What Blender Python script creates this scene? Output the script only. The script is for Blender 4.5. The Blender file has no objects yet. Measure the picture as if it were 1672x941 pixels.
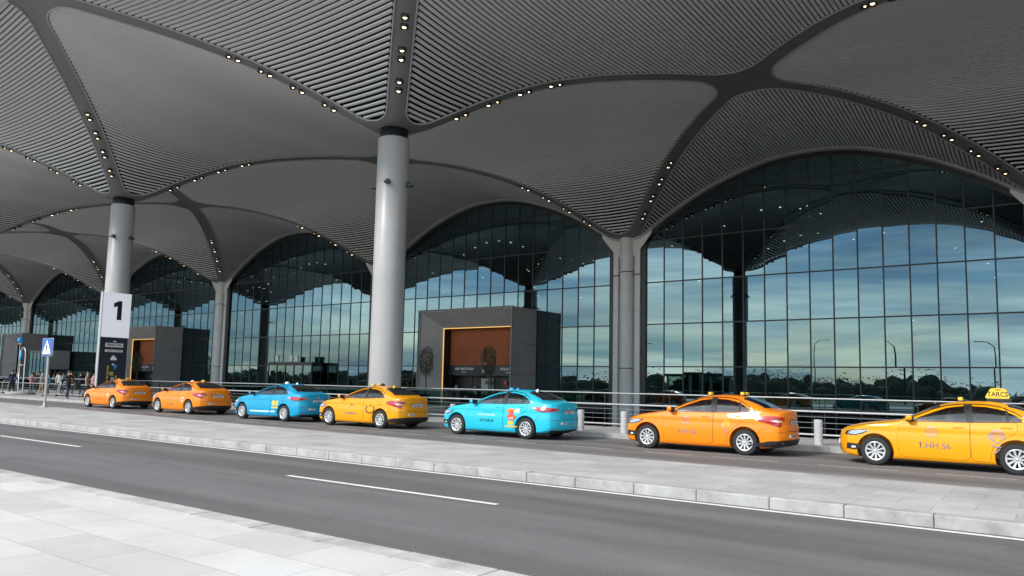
import bpy, bmesh, math, random
import numpy as np
from mathutils import Vector, Matrix
from mathutils.bvhtree import BVHTree
from mathutils.geometry import delaunay_2d_cdt
random.seed(7)
PI = math.pi; R = math.radians
C = bpy.context.scene
COL = C.collection

# ---------------------------------------------------------------- camera
F_PX, YAW, PIT, ROL, CY = 1221.4, R(36.003), R(5.558), R(1.244), 511.0
fw = Vector((-math.sin(YAW)*math.cos(PIT), math.cos(YAW)*math.cos(PIT), math.sin(PIT)))
r0 = Vector((math.cos(YAW), math.sin(YAW), 0)); u0 = r0.cross(fw)
r2 = math.cos(ROL)*r0 + math.sin(ROL)*u0; u2 = -math.sin(ROL)*r0 + math.cos(ROL)*u0
cd = bpy.data.cameras.new('camera'); cam = bpy.data.objects.new('camera', cd); COL.objects.link(cam)
m = Matrix((r2, u2, -fw)).transposed().to_4x4(); m.translation = Vector((0, 0, 1.6))
cam.matrix_world = m
cd.sensor_width = 36; cd.lens = 36*F_PX/1672; cd.shift_y = (CY-470.5)/1672
cd.clip_start = .1; cd.clip_end = 3000
C.camera = cam

# ---------------------------------------------------------------- world: Nishita sky under broken cloud
SUN_EL, SUN_AZ = R(34), R(198)     # azimuth from +Y clockwise: sun behind the camera
w = bpy.data.worlds.new('World'); C.world = w; w.use_nodes = True
nt = w.node_tree; N = nt.nodes; L = nt.links; N.clear()
out = N.new('ShaderNodeOutputWorld'); bg = N.new('ShaderNodeBackground')
sky = N.new('ShaderNodeTexSky'); sky.sky_type = 'NISHITA'; sky.sun_disc = False
sky.sun_elevation = SUN_EL; sky.sun_rotation = SUN_AZ; sky.air_density = 1.0; sky.dust_density = 1.5
tc = N.new('ShaderNodeTexCoord'); mp = N.new('ShaderNodeMapping'); mp.inputs['Scale'].default_value = (1.0, 1.0, 3.2)
n1 = N.new('ShaderNodeTexNoise'); n1.inputs['Scale'].default_value = 3.4; n1.inputs['Detail'].default_value = 7; n1.inputs['Roughness'].default_value = .55
rp = N.new('ShaderNodeValToRGB'); rp.color_ramp.elements[0].position = .43; rp.color_ramp.elements[1].position = .60
rp.color_ramp.elements[0].color = (.42, .42, .42, 1); rp.color_ramp.elements[1].color = (1, 1, 1, 1)
n2 = N.new('ShaderNodeTexNoise'); n2.inputs['Scale'].default_value = 4.6; n2.inputs['Detail'].default_value = 5
cr = N.new('ShaderNodeValToRGB'); cr.color_ramp.elements[0].position = .36; cr.color_ramp.elements[1].position = .68
cr.color_ramp.elements[0].color = (5.6, 6.2, 7.0, 1); cr.color_ramp.elements[1].color = (17.0, 17.0, 16.6, 1)
mx = N.new('ShaderNodeMixRGB')
L.new(tc.outputs['Generated'], mp.inputs['Vector']); L.new(mp.outputs[0], n1.inputs['Vector']); L.new(mp.outputs[0], n2.inputs['Vector'])
L.new(n1.outputs[0], rp.inputs[0]); L.new(n2.outputs[0], cr.inputs[0])
L.new(rp.outputs[0], mx.inputs[0]); L.new(sky.outputs[0], mx.inputs[1]); L.new(cr.outputs[0], mx.inputs[2])
sx_ = N.new('ShaderNodeSeparateXYZ'); L.new(tc.outputs['Generated'], sx_.inputs[0])
gr = N.new('ShaderNodeValToRGB'); ge = gr.color_ramp; ge.elements[0].position = 0; ge.elements[0].color = (1.0, 1.0, .95, 1); ge.elements[1].position = 1; ge.elements[1].color = (1.22, 1.16, 1.10, 1)
for p_, c_ in ((.06, (.92, .95, .93, 1)), (.18, (.66, .76, .84, 1)), (.30, (.40, .58, .74, 1)), (.42, (.50, .66, .80, 1)), (.60, (1.05, 1.0, .97, 1))):
    q_ = ge.elements.new(p_); q_.color = c_
L.new(sx_.outputs['Z'], gr.inputs[0])
mg = N.new('ShaderNodeMixRGB'); mg.blend_type = 'MULTIPLY'; mg.inputs[0].default_value = 1
L.new(mx.outputs[0], mg.inputs[1]); L.new(gr.outputs[0], mg.inputs[2])
mp3 = N.new('ShaderNodeMapping'); mp3.inputs['Scale'].default_value = (1, 1, 5.5); L.new(tc.outputs['Generated'], mp3.inputs[0])
n3 = N.new('ShaderNodeTexNoise'); n3.inputs['Scale'].default_value = 3.0; n3.inputs['Detail'].default_value = 8; n3.inputs['Roughness'].default_value = .6; n3.inputs['Distortion'].default_value = .6
L.new(mp3.outputs[0], n3.inputs['Vector'])
c3 = N.new('ShaderNodeValToRGB'); c3.color_ramp.elements[0].position = .38; c3.color_ramp.elements[0].color = (.46, .62, .78, 1); c3.color_ramp.elements[1].position = .64; c3.color_ramp.elements[1].color = (1.6, 1.48, 1.34, 1)
L.new(n3.outputs[0], c3.inputs[0])
m3 = N.new('ShaderNodeMixRGB'); m3.blend_type = 'MULTIPLY'; m3.inputs[0].default_value = 1
L.new(mg.outputs[0], m3.inputs[1]); L.new(c3.outputs[0], m3.inputs[2]); L.new(m3.outputs[0], bg.inputs[0]); bg.inputs[1].default_value = .1
L.new(bg.outputs[0], out.inputs[0])
sd = bpy.data.lights.new('sun', 'SUN'); sd.energy = 1.5; sd.angle = R(11); sd.color = (1, .96, .9)
sun = bpy.data.objects.new('sun', sd); COL.objects.link(sun)
sdir = Vector((math.sin(SUN_AZ)*math.cos(SUN_EL), math.cos(SUN_AZ)*math.cos(SUN_EL), math.sin(SUN_EL)))
sun.rotation_euler = sdir.to_track_quat('Z', 'Y').to_euler(); sun.location = (0, -30, 60)
C.view_settings.view_transform = 'Standard'; C.view_settings.look = 'None'
C.view_settings.exposure = 1.0; C.view_settings.gamma = 1.0; C.view_settings.use_curve_mapping = False
C.cycles.max_bounces = 8; C.cycles.transparent_max_bounces = 12

# ---------------------------------------------------------------- materials
def mat(name, col, rough=.6, metal=0, spec=.5, coat=0, emit=None, estr=0, noise=0, nscale=4, ncol=None, bump=0, bscale=40, detail=4, alpha=1):
    m = bpy.data.materials.new(name); m.use_nodes = True
    nt = m.node_tree; b = nt.nodes['Principled BSDF']
    b.inputs['Base Color'].default_value = (*col, 1); b.inputs['Roughness'].default_value = rough
    b.inputs['Metallic'].default_value = metal; b.inputs['Specular IOR Level'].default_value = spec
    if coat: b.inputs['Coat Weight'].default_value = coat; b.inputs['Coat Roughness'].default_value = .03
    if emit: b.inputs['Emission Color'].default_value = (*emit, 1); b.inputs['Emission Strength'].default_value = estr
    if noise or bump:
        tc = nt.nodes.new('ShaderNodeTexCoord')
    if noise:
        n = nt.nodes.new('ShaderNodeTexNoise'); n.inputs['Scale'].default_value = nscale; n.inputs['Detail'].default_value = detail
        n.inputs['Roughness'].default_value = .62
        nt.links.new(tc.outputs['Object'], n.inputs['Vector'])
        r = nt.nodes.new('ShaderNodeValToRGB'); r.color_ramp.elements[0].position = .32; r.color_ramp.elements[1].position = .68
        c2 = ncol or tuple(min(1, c*(1+noise)) for c in col)
        r.color_ramp.elements[0].color = (*[c*(1-noise) for c in col], 1); r.color_ramp.elements[1].color = (*c2, 1)
        nt.links.new(n.outputs[0], r.inputs[0]); nt.links.new(r.outputs[0], b.inputs['Base Color'])
    if bump:
        n = nt.nodes.new('ShaderNodeTexNoise'); n.inputs['Scale'].default_value = bscale; n.inputs['Detail'].default_value = 3
        nt.links.new(tc.outputs['Object'], n.inputs['Vector'])
        bp = nt.nodes.new('ShaderNodeBump'); bp.inputs['Strength'].default_value = bump; bp.inputs['Distance'].default_value = .02
        nt.links.new(n.outputs[0], bp.inputs['Height']); nt.links.new(bp.outputs[0], b.inputs['Normal'])
    return m

def glassmat(name, refl, trans, fac, rough=.0):
    m = bpy.data.materials.new(name); m.use_nodes = True; nt = m.node_tree; nt.nodes.clear()
    o = nt.nodes.new('ShaderNodeOutputMaterial'); mx = nt.nodes.new('ShaderNodeMixShader')
    g = nt.nodes.new('ShaderNodeBsdfGlossy'); g.inputs['Color'].default_value = (*refl, 1); g.inputs['Roughness'].default_value = rough
    t = nt.nodes.new('ShaderNodeBsdfTransparent'); t.inputs['Color'].default_value = (*trans, 1)
    mx.inputs[0].default_value = fac
    nt.links.new(t.outputs[0], mx.inputs[1]); nt.links.new(g.outputs[0], mx.inputs[2]); nt.links.new(mx.outputs[0], o.inputs[0])
    return m

def paving(name, c1, c2, mortar, bw, rh, off=.5, msize=.006, rot=0, stain=.12):
    m = bpy.data.materials.new(name); m.use_nodes = True; nt = m.node_tree; b = nt.nodes['Principled BSDF']
    tc = nt.nodes.new('ShaderNodeTexCoord'); mp = nt.nodes.new('ShaderNodeMapping'); mp.inputs['Rotation'].default_value = (0, 0, rot)
    br = nt.nodes.new('ShaderNodeTexBrick'); br.inputs['Color1'].default_value = (*c1, 1); br.inputs['Color2'].default_value = (*c2, 1)
    br.inputs['Mortar'].default_value = (*mortar, 1); br.inputs['Scale'].default_value = 1; br.inputs['Mortar Size'].default_value = msize
    br.inputs['Brick Width'].default_value = bw; br.inputs['Row Height'].default_value = rh; br.offset = off; br.inputs['Mortar Smooth'].default_value = .2
    br.inputs['Bias'].default_value = -.1
    nt.links.new(tc.outputs['Object'], mp.inputs[0]); nt.links.new(mp.outputs[0], br.inputs['Vector'])
    n = nt.nodes.new('ShaderNodeTexNoise'); n.inputs['Scale'].default_value = .9; n.inputs['Detail'].default_value = 8; n.inputs['Roughness'].default_value = .7
    nt.links.new(tc.outputs['Object'], n.inputs['Vector'])
    r = nt.nodes.new('ShaderNodeValToRGB'); r.color_ramp.elements[0].position = .3; r.color_ramp.elements[1].position = .62
    r.color_ramp.elements[0].color = (1-stain*1.6, 1-stain*1.7, 1-stain*1.8, 1); r.color_ramp.elements[1].color = (1, 1, 1, 1)
    nf = nt.nodes.new('ShaderNodeTexNoise'); nf.inputs['Scale'].default_value = 160; nf.inputs['Detail'].default_value = 2
    nt.links.new(tc.outputs['Object'], nf.inputs['Vector'])
    rf = nt.nodes.new('ShaderNodeValToRGB'); rf.color_ramp.elements[0].color = (.88, .88, .88, 1); rf.color_ramp.elements[1].color = (1.08, 1.08, 1.08, 1)
    rf.color_ramp.elements[0].position = .3; rf.color_ramp.elements[1].position = .7
    m1 = nt.nodes.new('ShaderNodeMixRGB'); m1.blend_type = 'MULTIPLY'; m1.inputs[0].default_value = 1
    m2 = nt.nodes.new('ShaderNodeMixRGB'); m2.blend_type = 'MULTIPLY'; m2.inputs[0].default_value = 1
    nt.links.new(n.outputs[0], r.inputs[0]); nt.links.new(br.outputs['Color'], m1.inputs[1]); nt.links.new(r.outputs[0], m1.inputs[2])
    nt.links.new(nf.outputs[0], rf.inputs[0]); nt.links.new(m1.outputs[0], m2.inputs[1]); nt.links.new(rf.outputs[0], m2.inputs[2])
    nt.links.new(m2.outputs[0], b.inputs['Base Color']); b.inputs['Roughness'].default_value = .75; b.inputs['Specular IOR Level'].default_value = .3
    return m

def asphalt(name, col, worn):
    m = bpy.data.materials.new(name); m.use_nodes = True; nt = m.node_tree; b = nt.nodes['Principled BSDF']
    tc = nt.nodes.new('ShaderNodeTexCoord')
    mp = nt.nodes.new('ShaderNodeMapping'); mp.inputs['Scale'].default_value = (.18, 1.1, 1)
    n = nt.nodes.new('ShaderNodeTexNoise'); n.inputs['Scale'].default_value = 1.3; n.inputs['Detail'].default_value = 8; n.inputs['Roughness'].default_value = .65
    nf = nt.nodes.new('ShaderNodeTexNoise'); nf.inputs['Scale'].default_value = 95; nf.inputs['Detail'].default_value = 3
    vo = nt.nodes.new('ShaderNodeTexVoronoi'); vo.inputs['Scale'].default_value = 55
    nt.links.new(tc.outputs['Object'], mp.inputs[0]); nt.links.new(mp.outputs[0], n.inputs['Vector'])
    nt.links.new(tc.outputs['Object'], nf.inputs['Vector']); nt.links.new(tc.outputs['Object'], vo.inputs['Vector'])
    r = nt.nodes.new('ShaderNodeValToRGB'); r.color_ramp.elements[0].position = .3; r.color_ramp.elements[1].position = .72
    r.color_ramp.elements[0].color = (*col, 1); r.color_ramp.elements[1].color = (*worn, 1)
    rf = nt.nodes.new('ShaderNodeValToRGB'); rf.color_ramp.elements[0].color = (.55, .55, .55, 1); rf.color_ramp.elements[1].color = (1.5, 1.5, 1.5, 1)
    rf.color_ramp.elements[0].position = .3; rf.color_ramp.elements[1].position = .7
    m1 = nt.nodes.new('ShaderNodeMixRGB'); m1.blend_type = 'MULTIPLY'; m1.inputs[0].default_value = 1
    nt.links.new(n.outputs[0], r.inputs[0]); nt.links.new(nf.outputs[0], rf.inputs[0])
    mp2 = nt.nodes.new('ShaderNodeMapping'); mp2.inputs['Scale'].default_value = (.012, .62, 1)
    nw = nt.nodes.new('ShaderNodeTexNoise'); nw.inputs['Scale'].default_value = 1.6; nw.inputs['Detail'].default_value = 2
    rw = nt.nodes.new('ShaderNodeValToRGB'); rw.color_ramp.elements[0].position = .38; rw.color_ramp.elements[1].position = .62
    rw.color_ramp.elements[0].color = (.86, .86, .86, 1); rw.color_ramp.elements[1].color = (1.1, 1.1, 1.1, 1)
    ns = nt.nodes.new('ShaderNodeTexNoise'); ns.inputs['Scale'].default_value = .9; ns.inputs['Detail'].default_value = 10; ns.inputs['Roughness'].default_value = .75
    rs = nt.nodes.new('ShaderNodeValToRGB'); rs.color_ramp.elements[0].position = .30; rs.color_ramp.elements[1].position = .42
    rs.color_ramp.elements[0].color = (.70, .70, .70, 1); rs.color_ramp.elements[1].color = (1, 1, 1, 1)
    ma = nt.nodes.new('ShaderNodeMixRGB'); ma.blend_type = 'MULTIPLY'; ma.inputs[0].default_value = 1
    mb_ = nt.nodes.new('ShaderNodeMixRGB'); mb_.blend_type = 'MULTIPLY'; mb_.inputs[0].default_value = 1
    nt.links.new(tc.outputs['Object'], mp2.inputs[0]); nt.links.new(mp2.outputs[0], nw.inputs['Vector']); nt.links.new(nw.outputs[0], rw.inputs[0])
    nt.links.new(tc.outputs['Object'], ns.inputs['Vector']); nt.links.new(ns.outputs[0], rs.inputs[0])
    nt.links.new(r.outputs[0], m1.inputs[1]); nt.links.new(rf.outputs[0], m1.inputs[2])
    nt.links.new(m1.outputs[0], ma.inputs[1]); nt.links.new(rw.outputs[0], ma.inputs[2])
    nt.links.new(ma.outputs[0], mb_.inputs[1]); nt.links.new(rs.outputs[0], mb_.inputs[2]); nt.links.new(mb_.outputs[0], b.inputs['Base Color'])
    bp = nt.nodes.new('ShaderNodeBump'); bp.inputs['Strength'].default_value = .5; bp.inputs['Distance'].default_value = .01
    nt.links.new(vo.outputs['Distance'], bp.inputs['Height']); nt.links.new(bp.outputs[0], b.inputs['Normal'])
    b.inputs['Roughness'].default_value = .85; b.inputs['Specular IOR Level'].default_value = .3
    return m

M = {}
M['road'] = asphalt('road_asphalt', (.108, .106, .107), (.150, .147, .147))
M['lane'] = asphalt('taxi_lane_asphalt', (.15, .142, .14), (.22, .205, .2))
M['lowroad'] = asphalt('lower_road_asphalt', (.05, .05, .055), (.08, .08, .08))
M['pave'] = paving('near_paving', (.46, .452, .446), (.575, .568, .56), (.33, .32, .31), 1.05, .58, msize=.005, stain=.1)
M['island'] = paving('island_paving', (.44, .43, .425), (.54, .53, .52), (.30, .29, .28), .9, .6, stain=.16)
M['walk'] = paving('walk_paving', (.42, .41, .41), (.5, .49, .48), (.28, .27, .27), .9, .6, stain=.12)
M['kerb'] = mat('kerb_stone', (.44, .425, .41), .85, noise=.36, nscale=2.8, ncol=(.47, .46, .45), bump=.3, bscale=60, detail=9)
M['paint'] = mat('white_road_paint', (.72, .71, .69), .7, noise=.12, nscale=14)
M['paintworn'] = mat('worn_road_paint', (.5, .46, .43), .8, noise=.35, nscale=9)
M['slat'] = mat('aluminium_slat', (.60, .59, .59), .42, metal=.0, spec=.5)
M['rib'] = mat('grey_rib_metal', (.165, .164, .168), .45, metal=.1, noise=.06, nscale=.5)
M['rim'] = mat('pale_rim_metal', (.34, .34, .34), .4)
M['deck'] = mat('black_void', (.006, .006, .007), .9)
M['column'] = mat('grey_column_paint', (.41, .395, .39), .38, noise=.05, nscale=.7)
M['pillar'] = mat('pillar_metal', (.56, .545, .54), .4, metal=.05, noise=.07, nscale=.6)
M['black'] = mat('black_metal', (.012, .012, .013), .4)
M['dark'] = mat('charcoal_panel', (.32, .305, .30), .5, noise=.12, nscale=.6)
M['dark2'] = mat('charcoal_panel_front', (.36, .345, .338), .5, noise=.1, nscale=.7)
M['glass'] = glassmat('curtain_glass', (.225, .335, .38), (.03, .085, .08), .50)
M['glass2'] = glassmat('vestibule_glass', (.30, .45, .47), (.05, .13, .12), .32)
M['railglass'] = glassmat('balustrade_glass', (.5, .65, .62), (.45, .6, .55), .12)
M['steel'] = mat('brushed_steel', (.62, .62, .63), .3, metal=.7)
M['whitesteel'] = mat('pale_steel', (.42, .42, .425), .35, metal=.2)
M['bollard'] = mat('bollard_concrete', (.50, .49, .49), .7, noise=.15, nscale=12)
M['lens'] = mat('lamp_lens', (1, .9, .7), .4, emit=(1, .72, .42), estr=2.6)
M['lensdim'] = mat('interior_lamp', (1, .95, .8), .4, emit=(1, .56, .42), estr=18)
M['gold'] = mat('gold_light_strip', (.9, .6, .2), .4, emit=(1, .55, .13), estr=.42)
M['brick'] = paving('terracotta_cladding', (.36, .105, .045), (.43, .13, .058), (.16, .05, .025), 1.6, .28, msize=.012, stain=.15)
M['signwhite'] = mat('sign_white', (.86, .86, .90), .4, emit=(.9, .9, 1), estr=.16)
M['signblack'] = mat('sign_black', (.022, .026, .036), .4)
M['ink'] = mat('black_ink', (.012, .012, .014), .5)
M['white'] = mat('white_letter', (.85, .85, .85), .5)
M['yellow'] = mat('yellow_letter', (.75, .52, .04), .5)
M['blue'] = mat('sign_blue', (.012, .09, .36), .35)
M['ltblue'] = mat('light_blue', (.03, .35, .75), .4)
M['leaf'] = mat('olive_leaf', (.038, .062, .026), .6, noise=.4, nscale=6)
M['leaf2'] = mat('wood_leaf', (.030, .042, .024), .7, noise=.45, nscale=.25)
M['bark'] = mat('bark', (.10, .065, .045), .85, noise=.3, nscale=20)
M['terracotta'] = mat('pot', (.30, .13, .07), .7)
M['grass'] = mat('dry_grass', (.13, .14, .07), .95, noise=.35, nscale=.06)
M['concrete'] = mat('concrete', (.34, .33, .32), .8, noise=.15, nscale=1.2)
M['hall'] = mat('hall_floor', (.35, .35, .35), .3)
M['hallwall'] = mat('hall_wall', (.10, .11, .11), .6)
M['tyre'] = mat('tyre_rubber', (.018, .018, .019), .75, bump=.2, bscale=90)
M['rimsilver'] = mat('wheel_silver', (.72, .72, .73), .25, metal=.55)
M['wheeldark'] = mat('wheel_black', (.01, .01, .01), .6)  # even near-black for wheel interiors, tread grooves, underside and panel gaps
M['plastic'] = mat('black_plastic', (.016, .016, .017), .5)
M['cabin'] = mat('cabin_trim', (.10, .10, .105), .8)
M['seat'] = mat('seat_fabric', (.13, .13, .14), .8)
M['carglass'] = glassmat('car_glass', (.75, .82, .86), (.50, .55, .56), .22, .16)
_n = M['carglass'].node_tree; _f = _n.nodes.new('ShaderNodeFresnel'); _f.inputs['IOR'].default_value = 2.1
_n.links.new(_f.outputs[0], [q for q in _n.nodes if q.type == 'MIX_SHADER'][0].inputs[0])
M['screen'] = mat('rear_screen_glass', (.012, .014, .016), .04, spec=.8, coat=.6)
M['headlamp'] = mat('headlamp_lens', (.55, .57, .6), .08, metal=.6, coat=1)
M['lampdark'] = mat('headlamp_bezel', (.03, .03, .035), .15, coat=1)
M['redlamp'] = mat('tail_lamp_red', (.42, .012, .015), .12, coat=1)
M['clearlamp'] = mat('clear_lamp', (.75, .70, .70), .12, coat=1)
M['chrome'] = mat('chrome', (.8, .8, .8), .12, metal=1)
M['plate'] = mat('plate_white', (.72, .73, .74), .4)
M['silverink'] = mat('silver_decal', (.24, .21, .25), .35, metal=.3)
M['blueink'] = mat('violet_decal', (.24, .24, .34), .4)
M['redink'] = mat('red_decal', (.70, .07, .03), .4)
M['orangeink'] = mat('orange_decal', (.85, .25, .05), .4)
M['skin'] = mat('skin', (.55, .33, .24), .6)
M['hair'] = mat('hair', (.03, .02, .015), .7)
def carpaint(name, c): return mat(name, c, .38, spec=.22, coat=.55, noise=.03, nscale=1.5)
M['orange'] = carpaint('orange_paint', (.92, .245, .006))
M['amber'] = carpaint('amber_paint', (.88, .35, .004))
M['cyan'] = carpaint('turquoise_paint', (.02, .50, .66))
M['azure'] = carpaint('blue_paint', (.01, .33, .56))

# ---------------------------------------------------------------- mesh helpers
class MB:
    def __init__(s): s.v = []; s.f = []; s.m = []; s.s = []
    def add(s, vs, fs, mi=0, sm=False):
        o = len(s.v); s.v += [tuple(v) for v in vs]
        for f in fs: s.f.append(tuple(i+o for i in f)); s.m.append(mi); s.s.append(sm)
    def quad(s, a, b, c, d, mi=0): s.add([a, b, c, d], [(0, 1, 2, 3)], mi)
    def box(s, x0, x1, y0, y1, z0, z1, mi=0, mx=None):
        vs = [(x, y, z) for z in (z0, z1) for y in (y0, y1) for x in (x0, x1)]
        if mx is not None: vs = [tuple(mx @ Vector(v)) for v in vs]
        s.add(vs, [(0, 2, 3, 1), (4, 5, 7, 6), (0, 1, 5, 4), (2, 6, 7, 3), (0, 4, 6, 2), (1, 3, 7, 5)], mi)
    def bbox(s, x0, x1, y0, y1, z0, z1, b=.01, mi=0, mx=None):
        # chamfered box
        bm = bmesh.new(); bmesh.ops.create_cube(bm, size=1)
        for v in bm.verts: v.co = Vector(((x0+x1)/2+v.co.x*(x1-x0), (y0+y1)/2+v.co.y*(y1-y0), (z0+z1)/2+v.co.z*(z1-z0)))
        bmesh.ops.bevel(bm, geom=bm.edges[:], offset=b, segments=2, affect='EDGES', profile=.5)
        bm.verts.index_update()
        vs = [v.co.copy() for v in bm.verts]
        if mx is not None: vs = [mx @ v for v in vs]
        s.add(vs, [tuple(v.index for v in f.verts) for f in bm.faces], mi); bm.free()
    def tube(s, pts, r, n=8, mi=0, cap=True, sm=True):
        pts = [Vector(p) for p in pts]; rs = r if isinstance(r, (list, tuple)) else [r]*len(pts)
        vs = []; up = None
        for i, p in enumerate(pts):
            t = (pts[min(i+1, len(pts)-1)]-pts[max(i-1, 0)]).normalized()
            if up is None:
                up = Vector((0, 0, 1)) if abs(t.z) < .9 else Vector((1, 0, 0))
            a = t.cross(up).normalized(); up = a.cross(t).normalized()
            for k in range(n):
                an = 2*PI*k/n; vs.append(p+rs[i]*(math.cos(an)*a+math.sin(an)*up))
        fs = []
        for i in range(len(pts)-1):
            for k in range(n):
                k2 = (k+1) % n; fs.append((i*n+k, i*n+k2, (i+1)*n+k2, (i+1)*n+k))
        s.add(vs, fs, mi, sm)
        if cap: s.add([vs[k] for k in range(n)], [tuple(range(n))], mi); s.add([vs[-n+k] for k in range(n)], [tuple(range(n))[::-1]], mi)
    def lathe(s, prof, n=24, mi=0, sm=True, mx=None, a0=0, a1=2*PI):
        vs = []; full = abs(a1-a0-2*PI) < 1e-6; nn = n if full else n+1
        for k in range(nn):
            an = a0+(a1-a0)*k/n
            for (r_, z) in prof: vs.append(Vector((r_*math.cos(an), r_*math.sin(an), z)))
        if mx is not None: vs = [mx @ v for v in vs]
        P = len(prof); fs = []
        for k in range(n):
            k2 = (k+1) % nn
            for i in range(P-1): fs.append((k*P+i, k2*P+i, k2*P+i+1, k*P+i+1))
        s.add(vs, fs, mi, sm)
    def prism(s, poly, ax, a0, a1, mi=0):
        # poly 2D extruded along axis ax ('x','y','z')
        def P(p, a): return {'x': (a, p[0], p[1]), 'y': (p[0], a, p[1]), 'z': (p[0], p[1], a)}[ax]
        n = len(poly); vs = [P(p, a0) for p in poly]+[P(p, a1) for p in poly]
        fs = [tuple(range(n))[::-1], tuple(range(n, 2*n))]+[(i, (i+1) % n, n+(i+1) % n, n+i) for i in range(n)]
        s.add(vs, fs, mi)
    def mesh(s, name, mats):
        me = bpy.data.meshes.new(name); me.from_pydata(s.v, [], s.f)
        for m_ in (mats if isinstance(mats, (list, tuple)) else [mats]): me.materials.append(m_)
        me.polygons.foreach_set('material_index', s.m); me.polygons.foreach_set('use_smooth', s.s); me.update()
        return me
    def build(s, name, mats, parent=None, loc=(0, 0, 0), fix=True):
        me = s.mesh(name, mats)
        if fix:
            bm = bmesh.new(); bm.from_mesh(me); bmesh.ops.recalc_face_normals(bm, faces=bm.faces); bm.to_mesh(me); bm.free()
        return link(name, me, parent, loc)

def link(name, me, parent=None, loc=(0, 0, 0)):
    o = bpy.data.objects.new(name, me); COL.objects.link(o); o.location = loc
    if parent: o.parent = parent
    return o
def tag(o, label=None, cat=None, group=None, kind=None):
    if label: o['label'] = label
    if cat: o['category'] = cat
    if group: o['group'] = group
    if kind: o['kind'] = kind
    return o
def empty(name, loc=(0, 0, 0), rz=0, label=None, cat=None, group=None):
    o = bpy.data.objects.new(name, None); COL.objects.link(o); o.location = loc; o.rotation_euler = (0, 0, rz); o.empty_display_size = .3
    return tag(o, label, cat, group)
def kids(o): return [c for c in bpy.data.objects if c.parent == o]
def copy_tree(o, parent=None):
    c = o.copy(); COL.objects.link(c); c.parent = parent
    for ch in kids(o): copy_tree(ch, c)
    return c
def text_mesh(txt, size, ext=.002, bold=0, align='CENTER', sx=1):
    cu = bpy.data.curves.new('lettering', 'FONT'); cu.body = txt; cu.size = size; cu.extrude = ext; cu.offset = bold*size
    cu.align_x = align; cu.align_y = 'CENTER'; cu.resolution_u = 3
    o = bpy.data.objects.new('lettering', cu); COL.objects.link(o)
    dg = bpy.context.evaluated_depsgraph_get(); dg.update()
    me = bpy.data.meshes.new_from_object(o.evaluated_get(dg)); bpy.data.objects.remove(o); bpy.data.curves.remove(cu)
    for v in me.vertices: v.co.x *= sx
    return me
def put_text(txt, size, m_, parent, loc, rot=(PI/2, 0, 0), bold=.02, name='lettering', ext=.004, sx=1):
    me = text_mesh(txt, size, ext, bold, sx=sx); me.materials.clear(); me.materials.append(m_)
    o = link(name, me, parent, loc); o.rotation_euler = rot; return o
def fillet(poly, radii, seg=8, step=None):
    out = []; n = len(poly)
    for i in range(n):
        p = Vector(poly[i]); a = Vector(poly[i-1]); b = Vector(poly[(i+1) % n]); r_ = radii[i] if isinstance(radii, (list, tuple)) else radii
        if r_ <= 0: out.append(tuple(p)); continue
        da = (a-p).normalized(); db = (b-p).normalized(); ang = da.angle(db)
        d = min(r_/math.tan(ang/2), .48*(a-p).length, .48*(b-p).length); rr = d*math.tan(ang/2)
        cen = p+(da+db).normalized()*(rr/math.sin(ang/2)); p0 = p+da*d-cen; p1 = p+db*d-cen
        for k in range(seg+1):
            t = k/seg; v = (p0*(1-t)+p1*t)
            v = v.normalized()*rr if v.length > 1e-9 else v
            # spherical interpolation for even spacing
            th = p0.angle(p1) if p0.length and p1.length else 0
            if th > 1e-4: v = (p0*math.sin((1-t)*th)+p1*math.sin(t*th))/math.sin(th)
            out.append(tuple(cen+v))
    if step:
        o2 = []
        for i in range(len(out)):
            a = Vector(out[i]); b = Vector(out[(i+1) % len(out)]); k = max(1, int((b-a).length/step))
            for j in range(k): o2.append(tuple(a+(b-a)*j/k))
        out = o2
    return out
def inpoly(p, poly):
    x, y = p; c = False; n = len(poly); j = n-1
    for i in range(n):
        xi, yi = poly[i]; xj, yj = poly[j]
        if (yi > y) != (yj > y) and x < (xj-xi)*(y-yi)/(yj-yi)+xi: c = not c
        j = i
    return c
def pchip(xs, ys):
    xs = np.array(xs, float); ys = np.array(ys, float); h = np.diff(xs); d = np.diff(ys)/h; mm = np.zeros(len(xs))
    mm[0] = d[0]; mm[-1] = d[-1]
    for i in range(1, len(xs)-1):
        mm[i] = 0 if d[i-1]*d[i] <= 0 else (h[i-1]+h[i])/(h[i-1]/d[i]+h[i]/d[i-1]) if False else (d[i-1]*h[i]+d[i]*h[i-1])/(h[i-1]+h[i])
    def f(x):
        i = int(min(max(np.searchsorted(xs, x)-1, 0), len(xs)-2)); t = (x-xs[i])/h[i]; t = min(max(t, 0), 1)
        return float((2*t**3-3*t**2+1)*ys[i]+(t**3-2*t**2+t)*h[i]*mm[i]+(-2*t**3+3*t**2)*ys[i+1]+(t**3-t**2)*h[i]*mm[i+1])
    return f
def join_cdt(poly, step, holes=()):
    xs = [p[0] for p in poly]; ys = [p[1] for p in poly]; pts = [Vector(p) for p in poly]; n = len(poly)
    edges = [(i, (i+1) % n) for i in range(n)]
    x = min(xs)+step*.5
    while x < max(xs):
        y = min(ys)+step*.5
        while y < max(ys):
            if inpoly((x, y), poly): pts.append(Vector((x, y)))
            y += step
        x += step
    r_ = delaunay_2d_cdt(pts, edges, [], 0, 1e-5)
    V = r_[0]; F = [f for f in r_[2] if inpoly((sum(V[i].x for i in f)/3, sum(V[i].y for i in f)/3), poly)]
    return V, F

# ================================================================ LAYOUT (metres; X along the facade, Y towards it)
X0, YF, Y2, S = -23.633, 46.11, 23.23, 24.0
EYE = 1.6
HN = (YF-Y2)/2; HS = 10.9
def colx(k): return X0-S*k

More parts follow.
